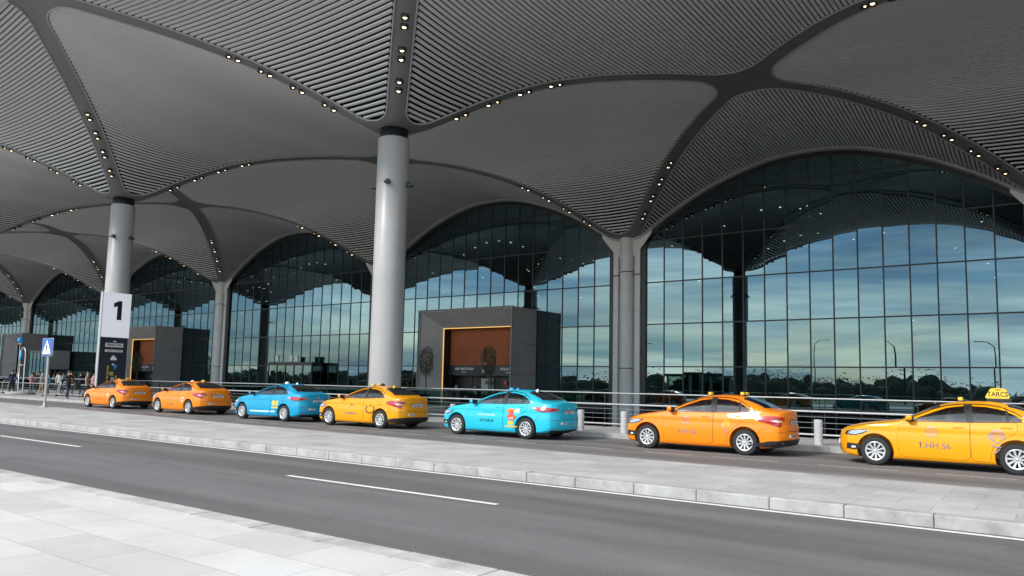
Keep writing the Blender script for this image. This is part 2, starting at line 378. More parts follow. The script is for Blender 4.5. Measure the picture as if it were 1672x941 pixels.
# ---------------------------------------------------------------- ground
def slab(name, poly, z0, z1, m_, kind='structure'):
    b = MB(); b.prism(poly, 'z', z0, z1); o = b.build(name, m_); tag(o, kind=kind); return o
def sheet(name, poly, z, m_):
    b = MB(); b.add([(x, y, z) for x, y in poly], [tuple(range(len(poly)))]); o = b.build(name, m_, fix=False); tag(o, kind='structure'); return o
sheet('ground', [(-900, -900), (900, -900), (900, 24.9), (-900, 24.9)], -.06, M['grass'])
sheet('lower_road', [(-900, 24.9), (900, 24.9), (900, 900), (-900, 900)], -4.6, M['lowroad'])
sheet('road', [(-400, 4.9), (200, 4.9), (200, 10.7), (-400, 10.7)], 0, M['road'])
isl = [(-400, 10.75), (200, 10.75), (200, 14.15), (-4, 14.15), (-10, 14.45), (-22, 14.95), (-46, 16.4), (-80, 17), (-400, 17)]
sheet('taxi_lane', [(-400, 14.0), (200, 14.0), (200, 21.5), (-400, 21.5)], -.004, M['lane'])
slab('median_pavement', isl, -.05, .148, M['island'])
slab('near_pavement', [(-400, -13), (200, -13), (200, 4.62), (-400, 4.62)], -.05, .146, M['pave'])
slab('far_pavement', [(-400, 21.72), (200, 21.72), (200, 25.1), (-400, 25.1)], -.4, .146, M['walk'])
sheet('back_road', [(-400, -30), (200, -30), (200, -13), (-400, -13)], -.004, M['road'])
# kerbs: rows of single stones with open joints
def kerb(name, xa, xb, y0, y1, zt, ln, y_fn=None):
    b = MB(); x = xa
    while x < xb:
        l = ln*random.uniform(.92, 1.06); dz = random.uniform(-.004, .004); dy = random.uniform(-.004, .004)
        near = abs(x) < 45
        if near: b.bbox(x+.004, x+l-.004, y0+dy, y1+dy, -.05, zt+dz, .014)
        else: b.box(x+.004, x+l-.004, y0+dy, y1+dy, -.05, zt+dz)
        x += l
    o = b.build(name, M['kerb']); tag(o, kind='structure')
kerb('near_kerb', -90, 30, 4.62, 4.90, .152, 1.0)
kerb('median_kerb', -160, 30, 10.52, 10.75, .155, 1.02)
kerb('far_kerb', -160, 30, 21.48, 21.72, .152, 1.0)
sheet('near_kerb_base', [(-400, 4.6), (-90, 4.6), (-90, 4.9), (-400, 4.9)], .15, M['kerb'])
sheet('grate_line', [(-400, 4.9), (200, 4.9), (200, 4.98), (-400, 4.98)], .003, M['lowroad'])
# painted lines
b = MB(); b.quad((-300, 10.28, .004), (60, 10.28, .004), (60, 10.39, .004), (-300, 10.39, .004))
tag(b.build('edge_line', M['paint'], fix=False), kind='structure')
b = MB()
for x in [-10.61+i*11.9 for i in range(-8, 4)]:
    b.quad((x, 8.18, .004), (x+4.45, 8.18, .004), (x+4.45, 8.285, .004), (x, 8.285, .004))
tag(b.build('lane_line', M['paint'], fix=False), kind='structure')
b = MB(); random.seed(3); x = -60
while x < 10:
    l = random.uniform(.6, 1.7); b.quad((x, 17.6, .002), (x+l, 17.6, .002), (x+l, 17.7, .002), (x, 17.7, .002)); x += l+random.uniform(.4, .9)
b.quad((-60, 15.9, .002), (10, 15.55, .002), (10, 15.6, .002), (-60, 15.96, .002))
tag(b.build('taxi_bay_line', M['paintworn'], fix=False), kind='structure')
# retaining wall under the far pavement
b = MB(); b.box(-62, 200, 25.1, 25.35, -4.6, .14); b.box(-62, 200, 25.1, 25.12, .14, .15)
tag(b.build('retaining_wall', M['concrete']), 'grey concrete retaining wall dropping below the far pavement edge', 'wall')
slab('forecourt_deck', [(-400, 25.1), (-62, 25.1), (-62, YF-.1), (-400, YF-.1)], -.6, .144, M['walk'])

# ---------------------------------------------------------------- terminal building
bld = empty('terminal_building', (X0, YF, 0), 0, 'long airport terminal with arched green glass bays between grey pillars', 'building')
RN = pchip([0, .85, 1.5, 2, 3, 4, 5, 6.5, 8, 9.5, 12], [11.25, 11.35, 11.7, 12.05, 12.75, 13.35, 13.85, 14.35, 14.66, 14.85, 14.95])
RS = pchip([0, .85, 1.5, 2, 3, 4, 5, 6.5, 8, 9.5, 12], [11.25, 11.35, 11.7, 12.08, 12.78, 13.42, 14.0, 14.72, 15.35, 15.9, 16.75])
def sst(a, b_, x): t = min(max((x-a)/(b_-a), 0), 1); return t*t*(3-2*t)
def ceil(row, p, q):
    """ceiling height over the unit tile of a column; p,q in -12..12, row 2 = free columns, 0 = facade pillars"""
    a, b_ = abs(p), abs(q)
    Rq = RN if (row == 0 or q > 0) else RS
    if a >= b_:
        mid = RN(a)-.45*(a/12); t = (b_/a)**2 if a > 1e-6 else 0; z = mid+(Rq(a)-mid)*t
    else:
        mid = Rq(b_)-(.45*(b_/12) if Rq is RN else 1.0*(b_/12)**2); t = (a/b_)**2; z = mid+(Rq(b_)-mid)*t
    if row == 0: z -= 1.05*(1-sst(3.5, 12, a))*(1-b_/12)
    return z+EYE
def arch(xr):
    a = abs(xr) % S; a = min(a, S-a); return ceil(0, a, 0)
ZT = [-4.6, -1.37+EYE, 1.465+EYE, 4.3+EYE, 7.14+EYE, 9.98+EYE, 12.82+EYE, 16+EYE]
MU = S/18
rg = random.Random(11)
def glass_bay(k):
    """bay whose left pillar is k+1 and right pillar k; local x from the left pillar"""
    x0 = -(k+1)*S
    g = MB(); fr = MB()
    top = lambda x: arch(x)-.42
    lo, hi = MU, S-MU
    for i in range(1, 17):
        xa, xb = MU*i, MU*(i+1)
        for j in range(len(ZT)-1):
            z0, z1 = ZT[j], ZT[j+1]
            ta, tb = min(z1, top(xa)), min(z1, top(xb))
            if ta <= z0+.03 and tb <= z0+.03: continue
            ta, tb = max(ta, z0+.01), max(tb, z0+.01)
            n = 5; vs = []; tx = rg.gauss(0, .0011); tz = rg.gauss(0, .0011); sag = .0017
            for jj in range(n):
                for ii in range(n):
                    u, v = ii/(n-1), jj/(n-1); x = xa+(xb-xa)*u; z = z0+(ta+(tb-ta)*u-z0)*v
                    if jj == n-1 and min(ta, tb) < z1: z = min(z1, max(top(x), z0+.01))
                    y = sag*4*(u*(1-u))+sag*1.0*4*(v*(1-v))+tx*(x-xa)+tz*(z-z0)
                    vs.append((x0+x, y, z))
            g.add(vs, [(jj*n+ii, jj*n+ii+1, (jj+1)*n+ii+1, (jj+1)*n+ii) for jj in range(n-1) for ii in range(n-1)], 0, True)
    for i in range(2, 17):
        x = MU*i; fr.box(x0+x-.038, x0+x+.038, -.035, .05, ZT[0], top(x)+.1)
    for z in ZT[1:-1]:
        xs = [x for x in np.linspace(lo, hi, 240) if top(x) > z]
        if xs: fr.box(x0+min(xs), x0+max(xs), -.030, .04, z-.04, z+.04)
    # side jambs and arch head
    for xa, xb in ((1.02, MU+.04), (S-MU-.04, S-1.02)): fr.box(x0+xa, x0+xb, -.16, .10, ZT[0], top(1.3)+.3)
    xs = np.linspace(1.02, S-1.02, 60); vs = []
    for x in xs:
        za = top(x)-.02; zb = arch(x)-.12
        vs += [(x0+x, -.17, za), (x0+x, -.17, zb), (x0+x, .15, zb), (x0+x, .15, za)]
    fs = []
    for i in range(len(xs)-1):
        for c_ in range(4): fs.append((i*4+c_, i*4+(c_+1) % 4, (i+1)*4+(c_+1) % 4, (i+1)*4+c_))
    fr.add(vs, fs)
    go = g.build('glass_wall', M['glass'], bld, fix=False)
    fr.build('frame', M['black'], go)
    # pale arch trim in front
    t = MB(); vs = []
    for x in np.linspace(.6, S-.6, 60):
        z = arch(x); vs += [(x0+x, -.42, z-.10), (x0+x, -.42, z+.06), (x0+x, .05, z+.06), (x0+x, .05, z-.2)]
    t.add(vs, [(i*4+c_, i*4+(c_+1) % 4, (i+1)*4+(c_+1) % 4, (i+1)*4+c_) for i in range(59) for c_ in range(4)])
    t.build('arch_trim', M['rim'], bld)
for k in range(-4, 9): glass_bay(k)
def pillar_mesh():
    b = MB(); zt = 10.0+EYE+.8
    b.bbox(-1.02, -.62, -.30, .4, -4.6, zt-.35, .04); b.bbox(.62, 1.02, -.30, .4, -4.6, zt-.35, .04)
    b.box(-.62, .62, -.12, .3, -4.6, zt, 0)
    b.lathe([(.5, -4.6), (.5, zt-.1)], 24, mx=Matrix.Translation((0, -.18, 0)))
    for z in (2.9+EYE-1.6, 9.1+EYE-1.2): b.lathe([(.5, z), (.515, z+.01), (.515, z+.05), (.5, z+.06)], 24, 1, mx=Matrix.Translation((0, -.18, 0)))
    b.box(-1.03, 1.03, -.31, -.25, 9.3, 9.38, 1)
    for z in (.9, 3.9, 6.9): b.box(-1.024, -.616, -.304, -.2, z, z+.012, 1); b.box(.616, 1.024, -.304, -.2, z, z+.012, 1)
    # spandrels following the arches
    n = 10
    for sgn in (-1, 1):
        for i in range(n):
            xa, xb = .5+i*.14, .5+(i+1)*.14
            za, zb = arch(xa)-.08, arch(xb)-.08
            vs = [(sgn*xa, -.32, za-.9*(1-i/n)-.25), (sgn*xb, -.32, zb-.9*(1-(i+1)/n)-.25), (sgn*xb, -.32, zb), (sgn*xa, -.32, za)]
            b.add(vs, [(0, 1, 2, 3) if sgn > 0 else (3, 2, 1, 0)])
    b.box(-.55, .55, -.34, .1, arch(.3)-.9, arch(.3)+.3)
    return b.mesh('pillar', [M['pillar'], M['black']])
pm = pillar_mesh()
for k in range(-4, 10): link('pillar', pm, bld, (-k*S, 0, 0))
# interior of the hall behind the glass
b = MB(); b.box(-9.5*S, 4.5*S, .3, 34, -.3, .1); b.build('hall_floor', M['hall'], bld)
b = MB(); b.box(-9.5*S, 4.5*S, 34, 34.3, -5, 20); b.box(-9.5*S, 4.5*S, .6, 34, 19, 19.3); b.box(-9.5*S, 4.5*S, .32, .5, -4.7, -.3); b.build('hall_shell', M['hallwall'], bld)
b = MB(); b.lathe([(.55, .1), (.55, 19)], 16); hc = b.mesh('hall_column', M['pillar'])
for k in range(-2, 7):
    for yy in (9, 20): link('hall_column', hc, bld, (-k*S+12, yy, 0))
b = MB(); rr = random.Random(5)
for k in range(-2, 8):
    for q in range(11):
        x = -k*S+rr.uniform(-11, 11); y = rr.uniform(4, 24); z = rr.uniform(7.5, 16)
        b.lathe([(0, 0), (.07, 0), (.07, .03)], 8, mx=Matrix.Translation((x, y, z)))
    for q in range(6):
        for y in (5, 15): b.lathe([(0, 0), (.07, 0), (.07, .03)], 8, mx=Matrix.Translation((-k*S+12-7+q*1.3, y, 13.2+.9*math.sin(q*.6))))
tag(b.build('hall_lamps', M['lensdim'], bld), kind='stuff')

# ---------------------------------------------------------------- canopy
can = empty('canopy_roof', (X0, Y2, 0), 0, 'vaulted grey canopy of slatted panels and dark ribs over the taxi lane', 'canopy')
T_ = .62
def real(row, k, p, q):
    y = (q*(HN/12) if (row == 0 or q > 0) else q*(HS/12))
    return (-k*S+p, y+(YF-Y2 if row == 0 else 0), ceil(row, p, q))
# diamond in normalised axes: u along the line 0..24, v across
DIA = fillet([(T_, 0), (12, -(12-T_)), (24-T_, 0), (12, 12-T_)], [1.25, 1.9, 1.25, 1.9], seg=8, step=.55)
def vrange(u):
    """extent of the diamond across at u"""
    ys = []
    n = len(DIA)
    for i in range(n):
        (a, c_), (d, e) = DIA[i], DIA[(i+1) % n]
        if (a-u)*(d-u) <= 0 and abs(a-d) > 1e-9: ys.append(c_+(e-c_)*(u-a)/(d-a))
    return (min(ys), max(ys)) if len(ys) >= 2 else None
PITCH, SW, SH = .205, .132, .075
def slat_strip(b, pts, wdir):
    vs = []
    for p in pts:
        for o_, dz in ((-SW/2, SH), (-SW/2, 0), (SW/2, 0), (SW/2, SH)):
            vs.append((p[0]+wdir[0]*o_, p[1]+wdir[1]*o_, p[2]+dz))
    fs = []
    for i in range(len(pts)-1):
        for c_ in range(3): fs.append((i*4+c_, i*4+c_+1, (i+1)*4+c_+1, (i+1)*4+c_))
    b.add(vs, fs)
def ew_pt(row, u, v):      # between column k+1 (u=0) and k (u=24)
    return real(row, 1, u, v) if u <= 12 else real(row, 0, u-24, v)
def ns_pt(u, v):           # u from row 2 (0) to facade (24), v = x offset
    return real(2, 0, v, u) if u <= 12 else real(0, 0, v, u-24)
def make_panel(kind):
    b = MB(); rim = []
    if kind in ('ew', 'ewf'):
        u = T_+.3
        while u < 24-T_:
            vr = vrange(u)
            if vr:
                a, c_ = vr; a += .05; c_ -= .05
                if kind == 'ewf': c_ = -.42
                if c_-a > .1:
                    n = max(2, int((c_-a)/.8)+1); row = 0 if kind == 'ewf' else 2
                    slat_strip(b, [ew_pt(row, u, a+(c_-a)*i/n) for i in range(n+1)], (1, 0))
            u += PITCH
        row = 0 if kind == 'ewf' else 2
        rim = [ew_pt(row, p[0], p[1]) for p in DIA if not (kind == 'ewf' and p[1] > 0)]
    elif kind in ('ns', 'nss'):
        u = T_+.3
        while u < (24-T_ if kind == 'ns' else 11.95):
            vr = vrange(u)
            if vr:
                a, c_ = vr; a += .05; c_ -= .05
                n = max(2, int((c_-a)/.8)+1)
                if kind == 'ns': pts = [ns_pt(u, a+(c_-a)*i/n) for i in range(n+1)]
                else: pts = [real(2, 0, a+(c_-a)*i/n, -u) for i in range(n+1)]
                slat_strip(b, pts, (0, 1))
            u += PITCH*12/HN
        rim = [ns_pt(p[0], p[1]) if kind == 'ns' else real(2, 0, p[1], -p[0]) for p in DIA if kind == 'ns' or p[0] <= 12.01]
    me = b.mesh('slat_panel', M['slat'])
    r_ = MB(); closed = kind in ('ew', 'ns')
    if kind == 'nss':
        # start at the wide side so that the open line is continuous
        i0 = max(range(len(rim)), key=lambda i: (Vector(rim[i])-Vector(rim[i-1])).length); rim = rim[i0:]+rim[:i0]
    if closed: rim = rim+[rim[0]]
    if kind == 'ewf':
        i0 = max(range(len(rim)), key=lambda i: (Vector(rim[i])-Vector(rim[i-1])).length); rim = rim[i0:]+rim[:i0]
    r_.tube([(p[0], p[1], p[2]-.01) for p in rim], .045, 5)
    return me, r_.mesh('panel_rim', M['rim'])
PM = {k_: make_panel(k_) for k_ in ('ew', 'ewf', 'ns', 'nss')}
def place_panel(kind, k):
    o = link('slat_panel', PM[kind][0], can, (-k*S, 0, 0)); link('panel_rim', PM[kind][1], o)
KS = range(-3, 9)
for k in KS:
    place_panel('nss', k); place_panel('ns', k)
    if k < 8: place_panel('ew', k); place_panel('ewf', k)
def half_dia(sgn_axis):
    pass
def rib_mesh(row):
    sq = [(-12, -12), (12, -12), (12, 12), (-12, 12)]
    halfd = [p for p in DIA if p[0] <= 12.0001]
    # order so that it runs from (12,-) via tip to (12,+)
    i0 = max(range(len(halfd)), key=lambda i: (Vector(halfd[i])-Vector(halfd[i-1])).length); halfd = halfd[i0:]+halfd[:i0]
    holes = []
    for rot in range(4):
        c_, s_ = [(1, 0), (0, 1), (-1, 0), (0, -1)][rot]
        holes.append([(x*c_-y*s_, x*s_+y*c_) for x, y in halfd])
    pts = []; edges = []
    for poly in [sq]+holes:
        o_ = len(pts); pts += [Vector(p) for p in poly]; n = len(poly); edges += [(o_+i, o_+(i+1) % n) for i in range(n)]
    for t in np.arange(0.3, 12, .55):
        for sx in (1, -1):
            for sy in (1, -1): pts.append(Vector((sx*t, sy*t)))
    for r_ in (.5, .95, 1.3):
        for a in range(16): pts.append(Vector((r_*math.cos(a*PI/8), r_*math.sin(a*PI/8))))
    res = delaunay_2d_cdt(pts, edges, [], 0, 1e-4)
    V = res[0]; F = []
    for f in res[2]:
        c_ = (sum(V[i].x for i in f)/len(f), sum(V[i].y for i in f)/len(f))
        if any(inpoly(c_, h) for h in holes): continue
        if row == 0 and c_[1] > 0: continue
        F.append(f)
    b = MB(); vs = [real(row, 0, v.x, v.y if row == 2 else min(v.y, 0)) for v in V]
    b.add([(x, y, z+.0) for x, y, z in vs], F, 0, True)
    return b.mesh('vault_rib', M['rib'])
RM = {2: rib_mesh(2), 0: rib_mesh(0)}
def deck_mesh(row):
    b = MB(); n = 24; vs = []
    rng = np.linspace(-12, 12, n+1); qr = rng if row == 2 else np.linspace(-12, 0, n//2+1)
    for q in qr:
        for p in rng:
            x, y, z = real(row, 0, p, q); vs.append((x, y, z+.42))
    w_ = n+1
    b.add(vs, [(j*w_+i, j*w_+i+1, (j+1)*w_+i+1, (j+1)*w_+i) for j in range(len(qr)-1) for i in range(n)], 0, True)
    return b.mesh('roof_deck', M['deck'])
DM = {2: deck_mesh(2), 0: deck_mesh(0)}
fa = MB(); vs = []; ps = np.linspace(-12, 12, 49)
for p in ps:
    x, y, z = real(2, 0, p, -12)
    vs += [(x, y+.0, z-.10), (x, y-.28, z-.02), (x, y-.34, z+.2), (x, y-.28, z+.5), (x, y+.1, z+.56)]
fa.add(vs, [(i*5+c_, i*5+c_+1, (i+1)*5+c_+1, (i+1)*5+c_) for i in range(48) for c_ in range(4)], 0, True)
fa.add([vs[i*5] for i in range(49)]+[vs[i*5+4] for i in range(49)], [(i, i+1, 49+i+1, 49+i) for i in range(48)])
FM = fa.mesh('fascia', M['rim'])
for k in KS:
    for row in (2, 0):
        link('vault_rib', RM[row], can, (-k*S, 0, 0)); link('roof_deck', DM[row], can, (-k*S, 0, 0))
    link('fascia', FM, can, (-k*S, 0, 0))
b = MB(); b.box(-9*S, 4*S, YF-Y2+.1, YF-Y2+.5, 15.0, 19.3); b.build('roof_upstand', M['deck'], can)
# downlights: pairs in black cans along the ribs near each column
dl = MB(); dl.lathe([(0, .02), (.125, .02), (.125, .0), (.15, -.03), (.165, -.02), (.165, .2), (0, .2)], 14)
DLM = dl.mesh('downlight', M['black'])
ln_ = MB(); ln_.lathe([(0, -.012), (.055, -.008), (.08, .012)], 12); LNM = ln_.mesh('lens', M['lens'])
cands = []
for k in KS:
    for row in (2, 0):
        for sx in (1, -1):
            for sy in ((1, -1) if row == 2 else (-1,)):
                for d in (2.15, 3.2, 4.25, 5.3):
                    for e in (-.15, .15):
                        x, y, z = real(row, k, sx*(d+e), sy*(d+e)); wx, wy = x+X0, y+Y2
                        v = Vector((wx, wy, z-1.6)); dep = v.dot(fw)
                        if dep < 1: continue
                        px = 836+F_PX*v.dot(r2)/dep; py = CY-F_PX*v.dot(u2)/dep
                        if -10 < px < 1682 and -10 < py < 900: cands.append((dep, x, y, z, 1 if (e < 0 or (row == 2 and sy < 0 and sx > 0)) else 0))
cands.sort()
for i, (dep, x, y, z, big) in enumerate(cands[:100]):
    o = link('downlight', DLM, can, (x, y, z-.035)); l_ = link('lens', LNM, o, (0, 0, .0)); l_.scale = (1, 1, 1) if big else (.55, .55, 1)
if len(cands) > 100:
    b = MB()
    for dep, x, y, z, big in cands[100:]:
        b.lathe([(0, -.05), (.15, -.06), (.16, .05)], 10, 0, mx=Matrix.Translation((x, y, z)))
        b.lathe([(0, -.065), (.085 if big else .04, -.062)], 10, 1, mx=Matrix.Translation((x, y, z)))
    tag(b.build('downlights', [M['black'], M['lens']], can), kind='stuff')

# ---------------------------------------------------------------- free columns
def make_column():
    e = empty('canopy_column')
    b = MB(); b.lathe([(.70, .14), (.70, 6), (.70, 12.42), (.66, 12.46)], 48); sh = b.build('shaft', M['column'], e)
    b = MB(); b.lathe([(.62, 12.4), (.62, 12.9), (0.4, 12.9)], 40); b.build('collar_ring', M['black'], e)
    b = MB()
    for z in (4.1, 8.2): b.lathe([(.703, z), (.703, z+.012)], 48)
    for a in (R(250), R(115)): b.box(.695, .705, -.006, .006, .15, 12.4, mx=Matrix.Rotation(a, 4, 'Z'))
    b.build('seam', M['rim'], sh)
    for a in (R(200), R(300), R(20), R(120)):
        b = MB(); mx = Matrix.Rotation(a, 4, 'Z')
        b.box(.68, .98, -.12, .12, 10.27, 10.34, mx=mx); b.box(.68, .82, -.08, .08, 10.34, 10.46, mx=mx); b.build('bracket', M['black'], e)
    return e
proto = make_column()
CL = {1: 'round grey canopy column carrying the white number one sign', 0: 'thick round grey canopy column behind the second yellow taxi from the left, no sign',
      2: 'round grey canopy column further left than the numbered column'}
for i, k in enumerate([0, 1, 2, 3, 4, 5, 6, -1, -2]):
    o = proto if i == 0 else copy_tree(proto)
    o.location = (colx(k)+(.45 if k == -1 else 0), Y2, 0); tag(o, CL.get(k, 'round grey canopy column beyond the edge of the photo, seen only in the glass'), 'column', 'round columns carrying the canopy')

# ---------------------------------------------------------------- entrance portals
def portal(xl, xr, yf, label, full=True, g='entrance portals of the terminal'):
    """charcoal box frame standing out of the glass wall; yf = front plane"""
    e = empty('entrance_portal', ((xl+xr)/2, yf, .146), 0, label, 'portal', g)
    w = (xr-xl)/2; H = 7.12; d = 3.12; T = 1.5; iw = w-1.3; ir = w-.16; ih = 5.82; D = YF-yf
    b = MB()  # splayed front frame: outer rectangle at y=0, inner at y=T
    o = [(-w, 0), (-w, H), (w, H), (w, 0)]; i_ = [(-iw, 0), (-iw, ih), (ir, ih), (ir, 0)]
    for a in range(3):
        b.quad((o[a][0], 0, o[a][1]), (o[a+1][0], 0, o[a+1][1]), (i_[a+1][0], T, i_[a+1][1]), (i_[a][0], T, i_[a][1]))
    fr = b.build('splayed_frame', M['dark2'], e)
    b = MB(); t = .09
    b.box(-w-.03, -w+.06, -.04, .04, 0, H+.03); b.box(w-.06, w+.03, -.04, .04, 0, H+.03); b.box(-w+.06, w-.06, -.04, .04, H-.06, H+.03)
    b.build('edge_strip', M['rib'], fr)
    b = MB()   # shell: side walls and roof with panel joints
    for sx in (-1, 1):
        b.box(min(sx*w, sx*(w-.14)), max(sx*w, sx*(w-.14)), .04, d, -4.6, H)
    b.box(-w+.14, w-.14, .04, d, H-.14, H)
    for z in (2.2, 4.5):
        for sx in (-1, 1): b.box(min(sx*(w+.004), sx*(w-.02)), max(sx*(w+.004), sx*(w-.02)), .06, d-.02, z, z+.02, 1)
    b.build('side_wall', [M['dark'], M['black']], e)
    b = MB()   # gold light strip on the inner edge
    s_ = .05
    b.box(-iw, -iw+s_, T-.03, T+.04, 0, ih); b.box(ir-s_, ir, T-.03, T+.04, 0, ih); b.box(-iw+s_, ir-s_, T-.03, T+.04, ih-s_, ih)
    
    if not full: b = MB(); b.box(-iw+s_, ir-s_, T-.03, T+.04, ih-s_, ih)
    b.build('light_strip', M['gold'], e)
    b = MB(); b.box(-iw-.1, -iw, T+.04, 3.1, 0, ih); b.box(ir, ir+.1, T+.04, 3.1, 0, ih); b.box(-iw, ir, T+.04, 3.1, ih, ih+.1); b.build('reveal', M['black'], e)
    b = MB(); b.box(-iw+.02, ir-.02, T+.9, T+1.1, 2.95, ih-.02); b.build('terracotta_wall', M['brick'], e)
    b = MB(); b.box(-iw+.02, ir-.02, T+.72, T+.9, 2.16, 2.94); bd = b.build('sign_band', M['signblack'], e)
    if full:
        put_text('AIRY RISTATSUN', .25, M['white'], bd, (-iw*.5, T+.715, 2.67), bold=.02)
        put_text('MF PAL', .13, M['white'], bd, (-iw*.5, T+.715, 2.42), bold=.01)
        put_text('R', .42, M['white'], bd, (.3, T+.715, 2.5), bold=.03)
        put_text('ATILAS. FORM', .25, M['white'], bd, (ir*.62, T+.715, 2.67), bold=.02)
        put_text('NIANIONE', .12, M['white'], bd, (ir*.62, T+.715, 2.4))
        b = MB(); b.box(.24, .36, T+.86, T+.9, 3.2, 4.2); b.box(.27, .4, T+.84, T+.86, 3.9, 4.3); b.build('wall_emblem', M['black'], e)
        b = MB(); b.lathe([(0, 0), (.09, 0), (.09, .03)], 12, mx=Matrix.Translation((.3, T+.86, 3.1)) @ Matrix.Rotation(PI/2, 4, 'X')); b.build('wall_badge', M['white'], e)
    b = MB(); b.box(-iw+.02, ir-.02, T+1.4, T+1.5, 0, 2.16)
    b.build('shop_backing', M['black'], e)
    for x in (-iw+.1, -.95, .9, ir-.7): b = MB(); b.box(x, x+.1, T+.8, T+.9, 0, 2.15); b.build('door_post', M['plastic'], e)
    b = MB(); b.box(-.3, .85, T+1.25, T+1.38, 0, 1.95); b.build('kiosk_panel', mat('pale_green_panel', (.34, .44, .38), .5), e)
    rr = random.Random(int(abs(xl)*7)); pal = [M['redink'], M['plate'], M['ltblue'], M['seat'], M['rim']]
    for q in range(14):
        x = rr.uniform(-iw+.3, ir-.4); z = rr.choice([.3, .75, 1.15, 1.5]); 
        b = MB(); b.bbox(x, x+rr.uniform(.15, .4), T+1.05, T+1.22, z, z+rr.uniform(.15, .38), .02); b.build('display_item', rr.choice(pal), e)
    for z in (.68, 1.12): b = MB(); b.box(-iw+.2, ir-.1, T+1.0, T+1.26, z, z+.04); b.build('shelf', M['plastic'], e)
    # footbridge
    b = MB(); b.box(xl+.2, xr-.2, 25.35, yf+3.1, -.45, .142)
    f = b.build('footbridge', M['walk']); tag(f, 'concrete footbridge crossing from the pavement to the '+label.split(' portal')[0]+' portal', 'footbridge')
    for x in (xl+.3, xr-.3):
        b = MB(); b.box(x-.008, x+.008, 25.4, yf-.2, .2, 1.2); gp_ = b.build('glass_balustrade', M['railglass'])
        tag(gp_, ('left' if x < (xl+xr)/2 else 'right')+' hand clear glass balustrade along the footbridge of the '+label.split(' portal')[0]+' portal', 'balustrade', 'glass balustrades of the footbridges')
        b = MB(); b.box(x-.03, x+.03, 25.4, yf-.2, 1.2, 1.25); b.build('handrail', M['steel'], gp_)
    return e
portal(-40.2, -31.17, 42.93, 'nearest portal, a charcoal box with gold lit edge between the two topiary trees')
portal(-87.9, -78.9, 42.93, 'middle portal, charcoal box with gold lit edge right of the number one sign')
portal(-119.4, -112.8, 42.93, 'far left portal, a charcoal box half hidden by crowd and loop pole', full=False)

# glass vestibules against the facade
def vestibule(x0, x1, y0, h, label, pale=False):
    e = empty('glass_vestibule', ((x0+x1)/2, y0, .14), 0, label, 'vestibule'); w = (x1-x0)/2; D = YF-y0-.3
    b = MB(); b.box(-w, w, 0, .04, -4.7, h-.3); b.box(-w, -w+.04, .04, D, -4.7, h-.3); b.box(w-.04, w, .04, D, -4.7, h-.3); b.build('glazing', M['glass2'], e)
    b = MB(); b.box(-w-.06, w+.06, -.06, D, h-.3, h)
    x = -w
    while x < w+.01: b.box(x-.05, x+.05, -.05, .0, -4.7, h-.3); x += 2*w/5
    b.box(w, w+.05, .0, .1, -4.7, h-.3); b.build('frame', M['black'], e)
    b = MB(); b.box(-w*.9, w*.9, .6, D-.1, -4.6, .02); b.build('floor', M['plastic'], e)
    if pale:
        b = MB(); b.box(w+.06, w+.12, -.05, D, 2.3, h+.02); b.build('side_board', M['rim'], e)
        b = MB(); b.box(w+.06, w+1.2, -.3, D, 2.15, 2.28); b.build('door_canopy', M['black'], e)
    else:
        for x in (-w*.6, w*.05, w*.3):
            b = MB(); b.bbox(x-.22, x+.22, -.1, .1, h+.05, h+.62, .02); b.build('white_box', M['plate'], e)
    return e
vestibule(-61.1, -54.8, 44.6, 3.2, 'low dark glass vestibule with white boxes on its roof, behind the blue taxi')
vestibule(-110.9, -105.34, 43.2, 4.7, 'dark glass vestibule with pale sign board behind the crossing sign', True)

# ---------------------------------------------------------------- number one sign on the column
e = empty('column_sign', (colx(1)+.82, Y2-.38, 0), PI/2, 'tall white and black sign with number one standing against the canopy column', 'sign')
# local: x runs along the face, the face looks to local -y (world +x)
ZS = 4.02
b = MB(); b.bbox(-.86, .86, -.10, .0, ZS, ZS+2.75, .02); wp = b.build('white_panel', M['signwhite'], e)
b = MB(); b.bbox(-.86, .80, -.10, .0, .15, ZS-.02, .02); bp_ = b.build('black_panel', M['signblack'], e)
b = MB(); b.box(-.90, -.86, -.11, .16, .15, ZS+2.75); b.box(.80, .84, -.11, .14, .15, ZS-.02); b.box(-.86, .8, .0, .14, .15, ZS+2.7); b.build('side_casing', M['whitesteel'], e)
b = MB(); b.prism([(x, ZS+z) for x, z in [(-.20, 2.10), (.10, 2.26), (.30, 2.26), (.30, 1.08), (.02, 1.08), (.02, 1.92), (-.20, 1.84)]], 'y', -.106, -.10); b.build('numeral', M['ink'], wp)
KX = .57
b = MB()
b.box(-.95*KX, .92*KX, -.108, -.10, 3.42, 3.66); b.box(-.95*KX, .92*KX, -.108, -.10, 3.12, 3.26); b.box(-.08, .10, -.108, -.10, 3.74, 3.80); b.build('white_bar', M['white'], bp_)
put_text('HERKESE DOSNU', .20, M['ink'], bp_, (0, -.112, 3.54), bold=.02, sx=.6)
put_text('KODAK TO DOKN', .13, M['ink'], bp_, (0, -.112, 3.19), bold=.01, sx=.8)
b = MB(); b.prism([(x*KX, z) for x, z in [(-.32, 2.62), (.34, 2.62), (.34, 2.74), (.2, 2.78), (.1, 2.9), (-.14, 2.9), (-.22, 2.78), (-.32, 2.74)]], 'y', -.108, -.10)
b.build('taxi_pictogram', M['white'], bp_)
